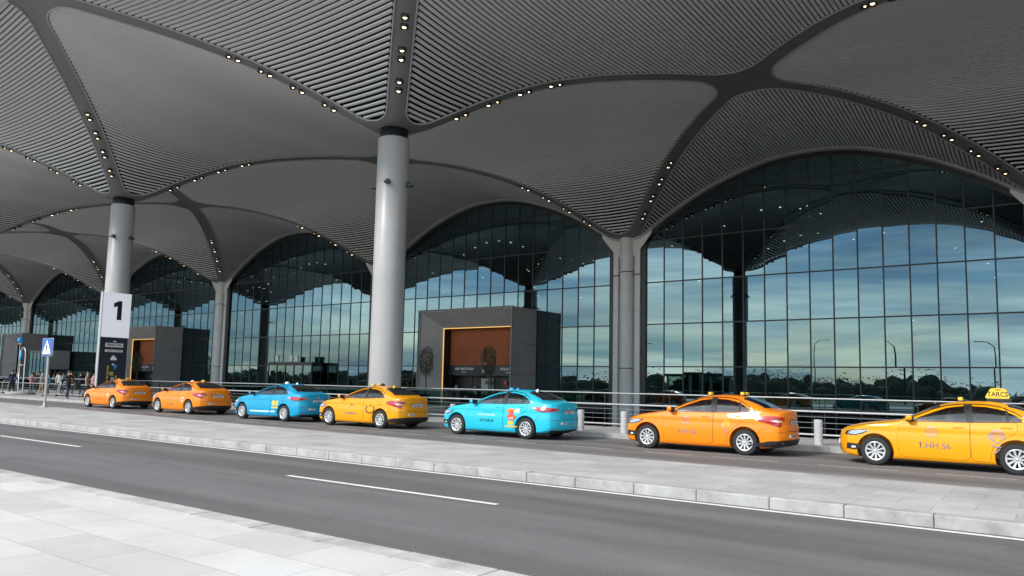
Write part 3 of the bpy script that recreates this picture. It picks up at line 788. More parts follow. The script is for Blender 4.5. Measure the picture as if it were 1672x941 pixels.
for i, (t_, x, z, s_, mm) in enumerate([('E', -.52, 2.15, .3, 'yellow'), ('3', -.52, 1.85, .3, 'yellow'), ('F', -.52, 1.55, .3, 'yellow'), ('E', -.52, 1.25, .3, 'yellow'), ('5', -.52, .95, .26, 'yellow'),
        ('P', .25, 2.18, .42, 'ltblue'), ('FE', -.12, 1.78, .3, 'yellow'), ('D', .02, 1.45, .3, 'white'), ('BE', -.08, 1.15, .3, 'yellow'), ('E', .4, 1.55, .3, 'yellow'), ('H', -.02, .9, .28, 'yellow'), ('AB', .1, .6, .2, 'white'), ('N', 0, 2.35, .2, 'white'), ('J', -.75, .72, .24, 'yellow')]):
    put_text(t_, s_, M[mm], bp_, (x*KX, -.106, z), bold=.03, sx=.8)

# ---------------------------------------------------------------- railing along the far pavement
XR = [x for x in np.arange(-96, 12.1, 2.0)]
e = empty('steel_railing', (-40, 24.85, .146), 0, 'long low steel railing with thin wires along the far pavement edge', 'railing')
b = MB()
b.tube([(-60, 0, 1.26), (60, 0, 1.26)], .022, 8); b.tube([(-60, -.06, .85), (60, -.06, .85)], .032, 8); b.tube([(-60, -.03, .13), (60, -.03, .13)], .030, 8)
b.build('rail', M['whitesteel'], e)
b = MB()
for z in (.33, .5, .68): b.tube([(-60, 0, z), (60, 0, z)], .005, 5)
b.build('wire', M['whitesteel'], e)
pb = MB(); pb.box(-.012, .012, -.03, .03, 0, 1.24); pb.box(-.06, .06, -.05, .05, 0, .012)
pmh = pb.mesh('post', M['plastic'])
for i, x in enumerate(np.arange(-59.5, 60, 2.6)): link('post', pmh, e, (x, .05, 0))
# bollards
def bollard(x, y, label):
    b = MB(); b.lathe([(0, 0), (.115, 0), (.115, .66), (.105, .695), (.0, .70)], 20, sm=False)
    o = b.build('bollard', M['bollard'], None, (x, y, .146)); tag(o, label, 'bollard', 'bollards along the taxi rank')
bollard(-5.40, 22.05, 'pale round bollard in the gap between the rightmost orange and amber taxis')
bollard(-11.42, 22.05, 'pale round bollard just in front of the nose of the large orange taxi')
bollard(-13.05, 22.05, 'pale round bollard at the rear bumper of the light turquoise taxi')
bollard(-19.0, 22.4, 'pale round bollard at the front bumper of the light turquoise taxi')
bollard(-21.0, 22.4, 'pale round bollard just behind the rear of the third orange taxi from the left')

# crossing sign
e = empty('crossing_sign', (-37.74, 15.5, .148), 0, 'blue square pedestrian crossing sign on a slim grey pole', 'road sign')
b = MB(); b.tube([(0, 0, 0), (.02, 0, 3.1)], .055, 10); b.lathe([(0, 0), (.16, 0), (.16, .03), (.07, .05), (.06, .2)], 14); b.build('pole', M['whitesteel'], e)
b = MB(); b.bbox(-.54, .54, -.10, -.06, 2.36, 3.16, .03); pl_ = b.build('plate', M['blue'], e)
b = MB(); b.bbox(-.56, .56, -.085, -.05, 2.34, 3.18, .03); b.build('plate_back', M['steel'], e)
b = MB(); b.prism([(-.44, 2.44), (.44, 2.44), (0, 3.10)], 'y', -.108, -.10); b.build('triangle', M['white'], pl_)
b = MB()
def seg(p, q, w_, y=-.112):
    p = Vector(p); q = Vector(q); d_ = (q-p).normalized(); n_ = Vector((-d_.y, d_.x))*w_/2
    b.prism([tuple(p+n_), tuple(q+n_), tuple(q-n_), tuple(p-n_)], 'y', y, y+.004)
b.lathe([(0, 0), (.042, 0), (.042, .005)], 12, mx=Matrix.Translation((.0, -.108, 2.93)) @ Matrix.Rotation(PI/2, 4, 'X'))
seg((.0, 2.89), (-.02, 2.70), .07); seg((-.02, 2.72), (-.13, 2.52), .045, -.1125); seg((-.02, 2.72), (.09, 2.60), .045, -.113); seg((.09, 2.61), (.12, 2.52), .04, -.1135)
seg((.0, 2.86), (-.1, 2.74), .03, -.114); seg((.0, 2.86), (.1, 2.76), .03, -.1145)
for x in (-.33, -.22, .2, .31): b.prism([(x-.04, 2.47), (x+.04, 2.47), (x+.03, 2.51), (x-.03, 2.51)], 'y', -.111, -.107)
b.build('walking_figure', M['ink'], pl_)

# ---------------------------------------------------------------- potted topiary trees
def topiary(x, y, z0, seed, label, H=4.05):
    rr = random.Random(seed); e = empty('potted_tree', (x, y, z0), 0, label, 'tree', 'potted topiary trees by the portals')
    b = MB(); b.lathe([(0, 0), (.30, 0), (.38, .62), (.41, .64), (.41, .68), (.36, .68), (.34, .6), (0, .6)], 20); b.build('pot', M['plastic'], e)
    b = MB(); b.tube([(0, 0, .55), (.02, .01, 1.3), (-.02, 0, 2.2), (.01, 0, 3.2)], [.05, .045, .04, .02], 8)
    for q in range(14):
        a = rr.uniform(0, 2*PI); z = rr.uniform(1.9, 3.2); b.tube([(0, 0, z), (.3*math.cos(a), .3*math.sin(a), z+.3)], [.015, .006], 5)
    b.build('trunk', M['bark'], e)
    b = MB(); rx, rz, cz = .56, 1.15, 3.15
    for q in range(2600):
        a = rr.uniform(0, 2*PI); ph = math.acos(rr.uniform(-1, 1)); rad = rr.uniform(.35, 1)**.4*(1+.10*math.sin(3*a+ph*5+seed))
        sx = math.copysign(abs(math.sin(ph))**.75, 1)
        p = Vector((rx*rad*sx*math.cos(a), rx*rad*sx*math.sin(a), cz+rz*rad*math.cos(ph)*.97))
        d_ = Vector((rr.gauss(0, 1), rr.gauss(0, 1), rr.gauss(0, 1)+.5)).normalized(); s_ = rr.uniform(.05, .10)
        n_ = d_.cross(Vector((rr.gauss(0, 1), rr.gauss(0, 1), rr.gauss(0, 1)))).normalized()*s_*.3
        b.add([p, p+d_*s_*.5+n_, p+d_*s_, p+d_*s_*.5-n_], [(0, 1, 2, 3)])
    b.build('crown', M['leaf'], e, fix=False)
    return e
topiary(-38.5, 42.1, .142, 1, 'potted topiary tree at the left jamb of the nearest portal')
topiary(-32.6, 42.2, .142, 2, 'potted topiary tree in front of the shop front of the nearest portal')
topiary(-86.2, 42.1, .142, 3, 'potted topiary tree at the gold lit left edge of the middle portal')
topiary(-80.6, 42.0, .142, 4, 'potted topiary tree in front of the opening of the middle portal')

# ---------------------------------------------------------------- loop pole, globe, carts
e = empty('loop_pole', (-62.7, 24.0, .146), 0, 'tall steel loop pole with small blue oval sign and grey round base', 'pole')
b = MB(); b.tube([(-.42, 0, .2), (-.42, 0, 3.0)]+[(-.42*math.cos(t), 0, 3.0+.5*math.sin(t)) for t in np.linspace(0, PI, 11)]+[(.42, 0, .2)], .045, 8); b.tube([(-.42, 0, 2.2), (.42, 0, 2.2)], .03, 6); b.build('loop', M['steel'], e)
b = MB(); b.lathe([(0, 0), (1.0, 0), (.95, .16), (.2, .24), (0, .24)], 24); b.build('base', M['concrete'], e)
b = MB(); b.lathe([(0, -.02), (.3, -.02), (.3, .02), (0, .02)], 20, mx=Matrix.Translation((-.35, -.05, 2.95)) @ Matrix.Rotation(PI/2, 4, 'X') @ Matrix.Diagonal((.6, 1.3, 1, 1))); b.build('oval_sign', M['ltblue'], e)
e = empty('globe_lamp', (-70.0, 26.5, .146), 0, 'bright blue globe on a thin pole above the far left portal', 'lamp')
b = MB(); b.tube([(0, 0, 0), (0, 0, 4.2)], .03, 6); b.build('pole', M['steel'], e)
b = MB(); b.lathe([(.24*math.sin(t), 4.35-.26*math.cos(t)) for t in np.linspace(0, PI, 10)], 14); b.build('globe', M['ltblue'], e)
def cart(x, y, rz, label):
    e = empty('luggage_trolley', (x, y, .146), rz, label, 'trolley', 'luggage trolleys by the crowd')
    b = MB()
    for s_ in (-.25, .25):
        b.tube([(-.45, s_, .12), (.45, s_, .15)], .02, 6); b.tube([(.45, s_, .15), (.55, s_, .9), (.62, s_, 1.0)], .018, 6)
    for z in (.35, .6): b.tube([(.48, -.25, z), (.48, .25, z)], .014, 6)
    for xx in (-.4, -.1, .2): b.tube([(xx, -.25, .14), (xx, .25, .14)], .014, 6)
    b.tube([(.62, -.25, 1.0), (.62, .25, 1.0)], .025, 6); b.build('frame', M['steel'], e)
    for p in ((-.38, -.22), (-.38, .22), (.38, 0)):
        b = MB(); b.lathe([(0, -.02), (.08, -.02), (.08, .02), (0, .02)], 12, mx=Matrix.Translation((p[0], p[1], .08)) @ Matrix.Rotation(PI/2, 4, 'X')); b.build('wheel', M['tyre'], e)
    return e
cart(-66.2, 23.9, .4, 'steel luggage trolley at the far left end of the railing')
cart(-60.3, 25.9, 2.2, 'steel luggage trolley behind the railing just right of the loop pole')
cart(-57.2, 23.8, 1.0, 'steel luggage trolley in front of the railing left of the crossing sign pole')

# ---------------------------------------------------------------- people
def person(x, y, rz, top, bottom, label, step=0.0, lean=0, hold=None, h=1.72, hairlong=False, seed=0):
    e = empty('person', (x, y, .146), rz, label, 'person', 'people waiting and walking on the far pavement')
    s = h/1.72
    V = []; E = []; Rr = []
    def vtx(p, r_, par=None):
        V.append(Vector(p)*s); Rr.append(r_*s); i = len(V)-1
        if par is not None: E.append((par, i))
        return i
    pel = vtx((0, 0, .93), .15); wa = vtx((-.02*lean, 0, 1.1), .135, pel); ch = vtx((-.08*lean, 0, 1.30), .16, wa); nb = vtx((-.12*lean, 0, 1.44), .085, ch)
    nk = vtx((-.14*lean, 0, 1.51), .055, nb); hd = vtx((-.16*lean, 0, 1.60), .088, nk); ht = vtx((-.165*lean, 0, 1.67), .075, hd)
    for sgn in (-1, 1):
        st = step*sgn
        hp = vtx((0, .09*sgn, .88), .105, pel); kn = vtx((-.25*st-.03, .10*sgn, .49), .068, hp); an = vtx((-.30*st+(.12 if st < 0 else 0), .10*sgn, .09+(.08 if st < -.3 else 0)), .045, kn)
        vtx((-.30*st-.15+(.12 if st < 0 else 0), .11*sgn, .04+(.04 if st < -.3 else 0)), .042, an)
        sh = vtx((-.1*lean, .20*sgn, 1.39), .068, nb); el = vtx((.20*st+.03, .27*sgn, 1.11), .052, sh)
        if hold: ha = vtx((-.22, .18*sgn, 1.12), .04, el)
        else: ha = vtx((.26*st-.06, .26*sgn, .87), .038, el)
        vtx((V[ha].x/s-.04, V[ha].y/s, V[ha].z/s-.07), .034, ha)
    me = bpy.data.meshes.new('body'); me.from_pydata([tuple(v) for v in V], E, [])
    o = bpy.data.objects.new('tmp', me); COL.objects.link(o)
    sk = o.modifiers.new('s', 'SKIN'); sb = o.modifiers.new('u', 'SUBSURF'); sb.levels = 1; sb.render_levels = 1
    for i, v in enumerate(me.skin_vertices[0].data): v.radius = (Rr[i], Rr[i]); v.use_root = (i == 0)
    dg = bpy.context.evaluated_depsgraph_get(); dg.update()
    me2 = bpy.data.meshes.new_from_object(o.evaluated_get(dg)); bpy.data.objects.remove(o)
    me2.materials.clear()
    for m_ in (bottom, top, M['skin'], M['plastic']): me2.materials.append(m_)
    for p in me2.polygons:
        c_ = p.center/s; p.use_smooth = True
        if c_.z > 1.475: p.material_index = 2
        elif c_.z > .86 and abs(c_.y) > .15 and c_.z < .86: p.material_index = 2
        elif c_.z > .84: p.material_index = 1
        elif c_.z < .09: p.material_index = 3
        else: p.material_index = 0
    for p in me2.polygons:
        c_ = p.center/s
        if abs(c_.y) > .19 and .72 < c_.z < .86: p.material_index = 2
    link('body', me2, e)
    b = MB(); cx = -.163*lean*s+.012; b.lathe([(0.098*s*math.sin(t), 1.645*s-.11*s*math.cos(t)) for t in np.linspace(PI*.42, PI, 8)], 12, mx=Matrix.Translation((cx, 0, 0)))
    if hairlong: b.bbox(cx-.0, cx+.11*s, -.08*s, .08*s, 1.44*s, 1.64*s, .03)
    b.build('hair', M['hair'], e)
    return e
P_ = {'black': M['plastic'], 'navy': mat('navy_cloth', (.02, .03, .07), .8), 'white': mat('white_cloth', (.6, .6, .6), .8), 'pink': mat('pink_cloth', (.6, .25, .3), .8), 'tan': mat('tan_cloth', (.35, .22, .12), .8),
      'ochre': mat('ochre_cloth', (.45, .28, .03), .8), 'grey': mat('grey_cloth', (.16, .16, .17), .8), 'teal': mat('teal_cloth', (.03, .14, .16), .8), 'red': mat('red_cloth', (.4, .04, .03), .8), 'jean': mat('denim', (.05, .08, .15), .8)}
person(-50.35, 21.95, PI, P_['black'], P_['navy'], 'person in a long black coat striding along the kerb behind the crossing sign', step=.9, lean=.4, h=1.78)
b = MB(); b.bbox(-50.0, -49.72, 22.1, 22.45, .75, 1.2, .05); b.tube([(-49.86, 22.2, 1.2), (-49.86, 22.27, 1.3), (-49.86, 22.34, 1.2)], .012, 6)
tag(b.build('shoulder_bag', M['plastic']), 'black bag carried behind the striding person in the black coat', 'bag')
crowd = [(-72.6, 27.5, 'white', 'jean', 'white top and jeans, leftmost in the crowd'), (-70.6, 28.4, 'black', 'black', 'all black clothes beside the leftmost one'), (-68.9, 27.2, 'pink', 'grey', 'pink top and grey trousers'),
    (-67.2, 28.6, 'white', 'black', 'white top and black trousers'), (-65.5, 26.6, 'grey', 'tan', 'grey top and tan trousers near the loop pole'), (-63.9, 28.8, 'navy', 'jean', 'navy top and jeans behind the loop pole'),
    (-62.4, 27.4, 'ochre', 'black', 'ochre jacket right of the loop pole'), (-78.0, 33.0, 'red', 'jean', 'red top standing further back'), (-74.0, 31.8, 'teal', 'black', 'teal top standing further back'),
    (-70.0, 32.8, 'tan', 'navy', 'tan coat and navy trousers further back'), (-66.5, 31.0, 'pink', 'black', 'pink top and black trousers further back'), (-86.0, 36.0, 'grey', 'grey', 'grey clothes near the far portal'), (-91.0, 36.5, 'white', 'navy', 'white top near the far portal'),
    (-82.0, 37.5, 'black', 'jean', 'black top and jeans close to the middle portal'), (-58.6, 24.2, 'teal', 'grey', 'teal top in front of the railing'), (-53.0, 24.3, 'tan', 'black', 'tan coat leaning by the railing post'),
    (-64.8, 24.2, 'navy', 'black', 'navy top at the foot of the loop pole'), (-96.0, 38.0, 'red', 'black', 'red top at the far vestibule')]
rr = random.Random(4)
for i, (x, y, t_, b_, l_) in enumerate(crowd):
    if x > -62 and y > 25.1: y = 24.3
    person(x, y, rr.uniform(0, 6.2), P_[t_], P_[b_], 'person with '+l_, step=rr.uniform(-.4, .4), lean=.1, h=rr.uniform(1.6, 1.82), hold=rr.random() < .3, hairlong=rr.random() < .4)

# ---------------------------------------------------------------- what the glass reflects: the open side behind the photographer
b = MB(); rn = np.random.default_rng(21); NT, NL = 1500, 90
tx = rn.uniform(-520, 260, NT); ty = -150-rn.random(NT)**1.5*60
th = 2.4+2.4*np.abs(np.sin(tx*.021))+1.3*np.sin(tx*.13)+1.6*(rn.random(NT)**3)*3+rn.uniform(0, .8, NT)
cx = np.repeat(tx, NL)+rn.normal(0, 1.7, NT*NL); cy = np.repeat(ty, NL)+rn.normal(0, 1.6, NT*NL)
dd = np.abs(cx-np.repeat(tx, NL))/1.7; cz = rn.random(NT*NL)**.75*np.repeat(th, NL)*np.clip(1.08-.16*dd**2, .2, 1)
A_ = rn.normal(0, 1, (NT*NL, 3)); A_ /= np.linalg.norm(A_, axis=1)[:, None]; B_ = np.cross(A_, rn.normal(0, 1, (NT*NL, 3))); B_ /= np.linalg.norm(B_, axis=1)[:, None]
sz = rn.uniform(.10, .26, NT*NL)[:, None]; P_c = np.stack([cx, cy, cz], 1)
VV = np.stack([P_c-A_*sz, P_c+B_*sz*.7, P_c+A_*sz, P_c-B_*sz*.7], 1).reshape(-1, 3)
b.v = [tuple(v) for v in VV.tolist()]; b.f = [(4*i, 4*i+1, 4*i+2, 4*i+3) for i in range(NT*NL)]; b.m = [0]*(NT*NL); b.s = [False]*(NT*NL)
for i in range(NT):   # solid hearts of the crowns under the leaves
    rx_, hz_ = 1.3+rn.random()*1.0, th[i]*(.62+.14*rn.random()); vs = []; ph_ = rn.random()*6
    for j in range(6):
        t = j/5*PI/2
        for k in range(9):
            a = 2*PI*k/9; w_ = 1+.22*math.sin(3*a+ph_+j)+.1*rn.random(); vs.append((tx[i]+rx_*w_*math.cos(a)*math.cos(t)**.6, ty[i]+rx_*w_*math.sin(a)*math.cos(t)**.6, hz_*math.sin(t)*(1+.08*math.sin(2*a+ph_))))
    b.add(vs, [(j*9+k, j*9+(k+1) % 9, (j+1)*9+(k+1) % 9, (j+1)*9+k) for j in range(5) for k in range(9)], 0, True)
o = b.build('far_wood', M['leaf2'], fix=False); tag(o, 'far off belt of trees seen only as a reflection in the glass', 'wood', kind='stuff')
def lamp_post(x, y, h, label, arm=1):
    e = empty('lamp_post', (x, y, 0), 0, label, 'lamp post', 'lamp posts reflected in the glass')
    b = MB(); b.tube([(0, 0, 0), (0, 0, h*.8), (.1*arm, 0, h*.93), (.7*arm, 0, h), (1.6*arm, 0, h+.1)], [.10, .07, .06, .05, .04], 8); b.build('mast', M['plastic'], e)
    b = MB(); b.bbox(1.4*arm-.3, 1.4*arm+.5, -.15, .15, h, h+.1, .04); b.build('lamp_head', M['plastic'], e)
for i, (x, y, h) in enumerate([(-22, -55, 11), (-42, -80, 12), (-8, -48, 10), (-75, -62, 11), (-112, -66, 12)]):
    lamp_post(x, y, h, 'dark street lamp post on the open side, seen only as a reflection in the glass', 1 if i % 2 else -1)
e = empty('kiosk', (-50, -33, 0), 0, 'small flat roofed glass kiosk, reflected in the glass left of the big bay', 'kiosk')
b = MB(); b.box(-5.2, 5.2, -2.2, 2.2, 3.7, 4.1); b.box(-5, 5, -2, 2, 0, .3); b.build('roof', M['plastic'], e)
b = MB()
for x in np.linspace(-4.8, 4.8, 6): b.box(x-.12, x+.12, -2, -1.8, .3, 3.7); b.box(x-.12, x+.12, 1.8, 2, .3, 3.7)
b.build('frame', M['rib'], e)
for ya in (1.85, -1.9): b = MB(); b.box(-4.8, 4.8, ya, ya+.05, .3, 3.7); b.build('glazing', M['railglass'], e)

# ================================================================ TAXIS (nose towards -x, near side -y)
XN, XT = -2.20, 2.33
zt_f = pchip([-2.25, -2.10, -1.9, -1.5, -1.1, -.84, -.6, -.3, 0.0, .3, .65, 1.0, 1.3, 1.6, 1.86, 2.1, 2.28, 2.4], [.70, .80, .87, .945, 1.00, 1.04, 1.15, 1.30, 1.41, 1.462, 1.485, 1.465, 1.40, 1.29, 1.165, 1.13, 1.12, 1.10])
zb_f = pchip([-2.25, -1.9, -1.0, 1.0, 1.9, 2.4], [.20, .17, .155, .165, .20, .27])
belt_f = pchip([-2.25, -1.9, -1.5, -.9, 0, 1.0, 1.6, 2.1, 2.4], [.63, .77, .87, .965, 1.0, 1.03, 1.045, 1.03, 1.0])
w_f = pchip([-2.25, -2.0, -1.6, -1.2, -.5, .5, 1.3, 1.7, 2.1, 2.4], [.80, .845, .88, .892, .893, .895, .893, .875, .835, .78])
p_f = pchip([-2.25, -1.5, -.9, -.5, 0, 1.0, 1.6, 1.9, 2.4], [2.6, 2.9, 3.2, 3.4, 3.5, 3.5, 3.3, 3.0, 2.8])
def sec(x):
    """half section, list of (y,z) from bottom centre over the side to top centre"""
    zb, zt, W, pw = zb_f(x), zt_f(x), w_f(x), p_f(x); bl = min(belt_f(x), zt-.05)
    pts = [(0, zb), (W*.5, zb), (W*.88, zb+.0), (W*.94, zb+.03)]
    side = []
    for i in range(15):
        t = i/14; z = zb+.05+(bl-zb-.05)*t
        zz = (z-.2)/.75
        y = W*(.955+.045*math.sin(min(max(zz, 0), 1)**.75*PI*.95)) - .012*math.exp(-((z-.78)/.05)**2) + .006*math.exp(-((z-.86)/.035)**2)
        if z > .88: y -= .45*(z-.88)**1.3
        side.append((y, z))
    pts += side
    y0, z0 = side[-1]; up = []
    lean = .50*min(1, (zt-bl)/.42)
    for i in range(1, 121):
        th = PI/2*i/120; cy = y0*math.cos(th)**(2/pw); dz = (zt-z0)*math.sin(th)**(2/pw)
        up.append((cy-lean*dz*(cy/y0)**1.0*(1 if cy > 0 else 0), z0+dz))
    # resample by arc length
    d = [0]; full = [(y0, z0)]+up
    for i in range(1, len(full)): d.append(d[-1]+math.hypot(full[i][0]-full[i-1][0], full[i][1]-full[i-1][1]))
    n = 30
    for k in range(1, n+1):
        t = d[-1]*k/n; pts.append((float(np.interp(t, d, [f[0] for f in full])), float(np.interp(t, d, [f[1] for f in full]))))
    pts[-1] = (0, pts[-1][1]); return pts
def warp(x, y, z):
    yn = min(abs(y)/.85, 1.1)
    F = max(0, 1-(x-XN)/.95)**2; G = max(0, 1-(XT-x)/.75)**2
    fx = .34*yn**2.6 + .10*max(0, (z-.50)/.3)**2*(.6) + .05*max(0, (.40-z)/.2)**2
    gx = .26*yn**3.0 + .045*max(0, (z-.62)/.4)**1.5 + .10*max(0, (.38-z)/.2)
    if .70 < z < .93: gx += .022*math.sin((z-.70)/.23*PI)
    return (x+F*fx-G*gx, y, z)
def body_solid():
    bm = bmesh.new(); xs = [XN+.0]+[XN+.012]+list(np.linspace(XN+.045, XT-.045, 120))+[XT-.012, XT]
    rings = []
    for i, x in enumerate(xs):
        s = sec(x); sh = {0: .965, 1: .99}.get(i, {len(xs)-1: .965, len(xs)-2: .99}.get(i, 1))
        cz = .6; s = [(y*sh, cz+(z-cz)*sh) for y, z in s]
        loop = [(y, z) for y, z in s[:-1]]+[s[-1]]+[(-y, z) for y, z in s[-2:0:-1]]
        rings.append([bm.verts.new(warp(x, y, z)) for y, z in loop])
    n = len(rings[0])
    for i in range(len(rings)-1):
        for k in range(n): bm.faces.new((rings[i][k], rings[i+1][k], rings[i+1][(k+1) % n], rings[i][(k+1) % n]))
    for ri, x in ((0, xs[0]), (-1, xs[-1])):
        s = sec(x); s = [(y*.965, .6+(z-.6)*.965) for y, z in s]
        loop = [(y, z) for y, z in s[:-1]]+[s[-1]]+[(-y, z) for y, z in s[-2:0:-1]]
        V, Fs = join_cdt(loop, .06)
        vm = [rings[ri][i] if i < n else bm.verts.new(warp(x, V[i].x, V[i].y)) for i in range(len(V))]
        for f in Fs:
            try: bm.faces.new([vm[i] for i in f])
            except ValueError: pass
    bmesh.ops.recalc_face_normals(bm, faces=bm.faces)
    for f in bm.faces: f.smooth = True
    me = bpy.data.meshes.new('body'); bm.to_mesh(me); bm.free(); return me
BODY = body_solid()
_bm = bmesh.new(); _bm.from_mesh(BODY); BVH = BVHTree.FromBMesh(_bm)
# side window outlines (x,z)
WF = fillet([(-.58, 1.03), (-.46, 1.10), (-.16, 1.235), (.08, 1.325), (.33, 1.368), (.41, 1.37), (.47, 1.04)], [.03, .1, .2, .2, .06, .02, .03], 4)
WR = fillet([(.565, 1.045), (.525, 1.377), (.8, 1.366), (1.02, 1.325), (1.14, 1.29), (1.165, 1.07)], [.03, .03, .15, .15, .02, .02], 4)
WQ = fillet([(1.205, 1.075), (1.185, 1.27), (1.31, 1.21), (1.44, 1.12), (1.42, 1.09)], [.02, .02, .1, .04, .03], 4)
def cutter(parts):
    b = MB()
    for fn in parts: fn(b)
    o = b.build('cutter', M['cabin']); return o
def boolean(ob, cut):
    md = ob.modifiers.new('b', 'BOOLEAN'); md.operation = 'DIFFERENCE'; md.object = cut; md.solver = 'EXACT'
    dg = bpy.context.evaluated_depsgraph_get(); dg.update(); me = bpy.data.meshes.new_from_object(ob.evaluated_get(dg))
    ob.modifiers.clear(); ob.data = me; bpy.data.objects.remove(cut)
WX, WR_, TR = 1.325, .382, .316
tmp = bpy.data.objects.new('tmp', BODY); COL.objects.link(tmp)
c1 = cutter([lambda b: b.prism([(-.52, .97), (-.15, 1.22), (.12, 1.32), (.5, 1.352), (.95, 1.335), (1.2, 1.27), (1.44, 1.12), (1.44, .97)], 'y', -.60, .60)])
boolean(tmp, c1)
def wins(b):
    for sgn in (-1, 1):
        for P in (WF, WR, WQ):
            a, c_ = sorted((sgn*.5, sgn*1.05)); b.prism(P, 'y', a, c_)
boolean(tmp, cutter([wins]))
def arches(b):
    for sgn in (-1, 1):
        for cx in (-WX, WX):
            n = 40; poly = [(cx+WR_*math.cos(2*PI*i/n), .33+WR_*math.sin(2*PI*i/n)) for i in range(n)]
            a, c_ = sorted((sgn*.56, sgn*1.05)); b.prism(poly, 'y', a, c_)
boolean(tmp, cutter([arches]))
cutme = tmp.data; bpy.data.objects.remove(tmp)
for p in cutme.polygons:
    hit = BVH.find_nearest(p.center)
    p.material_index = 0 if hit[3] < .004 else 1
# flat shade interior, keep outside smooth with sharp edges by angle
for p in cutme.polygons: p.use_smooth = (p.material_index == 0)
try: cutme.set_sharp_from_angle(angle=R(38))
except Exception: pass
def body_mesh(m_):
    me = cutme.copy(); me.materials.clear(); me.materials.append(m_); me.materials.append(M['cabin']); me.name = 'body'; return me

# patches projected on the body surface
def cast(o_, d_): 
    h = BVH.ray_cast(Vector(o_), Vector(d_)); return h[0], h[1]
def patch(poly, mode, off, m_, name, parent=None, step=.035, sgn=-1, axis=None, thick=0, dense=.03):
    """project a 2D outline on the body: 'side' (x,z), 'top' (x,y), 'cyl' (deg,z) about a vertical axis, 'rear'/'front' (y,z)"""
    P = []
    n = len(poly)
    dl_ = dense*(1 if mode != 'cyl' else 60)
    if mode == 'cyl':
        # scale degrees to metres-ish for meshing
        k_ = .008; poly = [(a*k_, z) for a, z in poly]
    for i in range(n):
        a = Vector(poly[i]); b = Vector(poly[(i+1) % n]); q = max(1, int((b-a).length/dense))
        for j in range(q): P.append(tuple(a+(b-a)*j/q))
    V, F = join_cdt(P, step)
    out = []
    for v in V:
        if mode == 'side': c_, nn = cast((v.x, sgn*2, v.y), (0, -sgn, 0))
        elif mode == 'top': c_, nn = cast((v.x, v.y, 3), (0, 0, -1))
        elif mode == 'rear': c_, nn = cast((4, v.x, v.y), (-1, 0, 0))
        elif mode == 'front': c_, nn = cast((-4, v.x, v.y), (1, 0, 0))
        else:
            a = R(v.x/.008); d_ = Vector((math.cos(a)*axis[2], math.sin(a)*sgn, 0)); o_ = Vector((axis[0], axis[1]*sgn, v.y))
            c_, nn = cast(o_+d_*3, -d_)
        if c_ is None: out.append(None); continue
        if nn.dot(Vector((c_.x-.1, c_.y, c_.z-.7))) < 0: nn = -nn
        out.append(c_+nn*off)
    b = MB(); ok = [f for f in F if all(out[i] is not None for i in f)]
    used = sorted({i for f in ok for i in f}); mp_ = {i: j for j, i in enumerate(used)}
    b.add([out[i] for i in used], [tuple(mp_[i] for i in f) for f in ok], 0, True)
    me = b.mesh(name, m_)
    # orient outwards
    bm = bmesh.new(); bm.from_mesh(me); bmesh.ops.recalc_face_normals(bm, faces=bm.faces)
    if bm.faces:
        tot = sum(f.normal.dot(f.calc_center_median()-Vector((.1, 0, .7))) for f in bm.faces)
        if tot < 0: bmesh.ops.reverse_faces(bm, faces=bm.faces)
    bm.to_mesh(me); bm.free()
    return me
def grow(poly, d):
    n = len(poly); A = sum(poly[i][0]*poly[(i+1) % n][1]-poly[(i+1) % n][0]*poly[i][1] for i in range(n)); s = 1 if A > 0 else -1; out = []
    for i in range(n):
        p = Vector(poly[i]); a = (p-Vector(poly[i-1])); b = (Vector(poly[(i+1) % n])-p)
        if a.length < 1e-7 or b.length < 1e-7: out.append(tuple(p)); continue
        a.normalize(); b.normalize(); na = Vector((a.y, -a.x)); nb = Vector((b.y, -b.x)); q = (na+nb)
        if q.length < 1e-4: q = na
        q = q.normalized()/max(.5, q.normalized().dot(na)); out.append(tuple(p+q*d*s))
    return out
def strip(pts, mode, off, w_, m_, name, sgn=-1):
    """thin line along (x,z) points on the side (or y,z at the rear, x,y on top)"""
    P = []
    for i in range(len(pts)-1):
        a = Vector(pts[i]); b = Vector(pts[i+1]); q = max(1, int((b-a).length/.03))
        for j in range(q): P.append(a+(b-a)*j/q)
    P.append(Vector(pts[-1])); L_ = []; Rr = []
    for i, p in enumerate(P):
        t = (P[min(i+1, len(P)-1)]-P[max(i-1, 0)]).normalized(); n_ = Vector((-t.y, t.x))*w_/2; L_.append(p+n_); Rr.append(p-n_)
    vs = []
    for q in L_+Rr:
        if mode == 'side': c_, nn = cast((q.x, sgn*2, q.y), (0, -sgn, 0))
        elif mode == 'rear': c_, nn = cast((4, q.x, q.y), (-1, 0, 0))
        elif mode == 'front': c_, nn = cast((-4, q.x, q.y), (1, 0, 0))
        else: c_, nn = cast((q.x, q.y, 3), (0, 0, -1))
        if c_ is None: c_ = Vector((0, 0, .5)); nn = Vector((0, 0, 1))
        if nn.dot(Vector((c_.x-.1, c_.y, c_.z-.7))) < 0: nn = -nn
        vs.append(c_+nn*off)
    n = len(P); b = MB(); b.add(vs, [(i, i+1, n+i+1, n+i) for i in range(n-1)], 0, True); return b.mesh(name, m_)

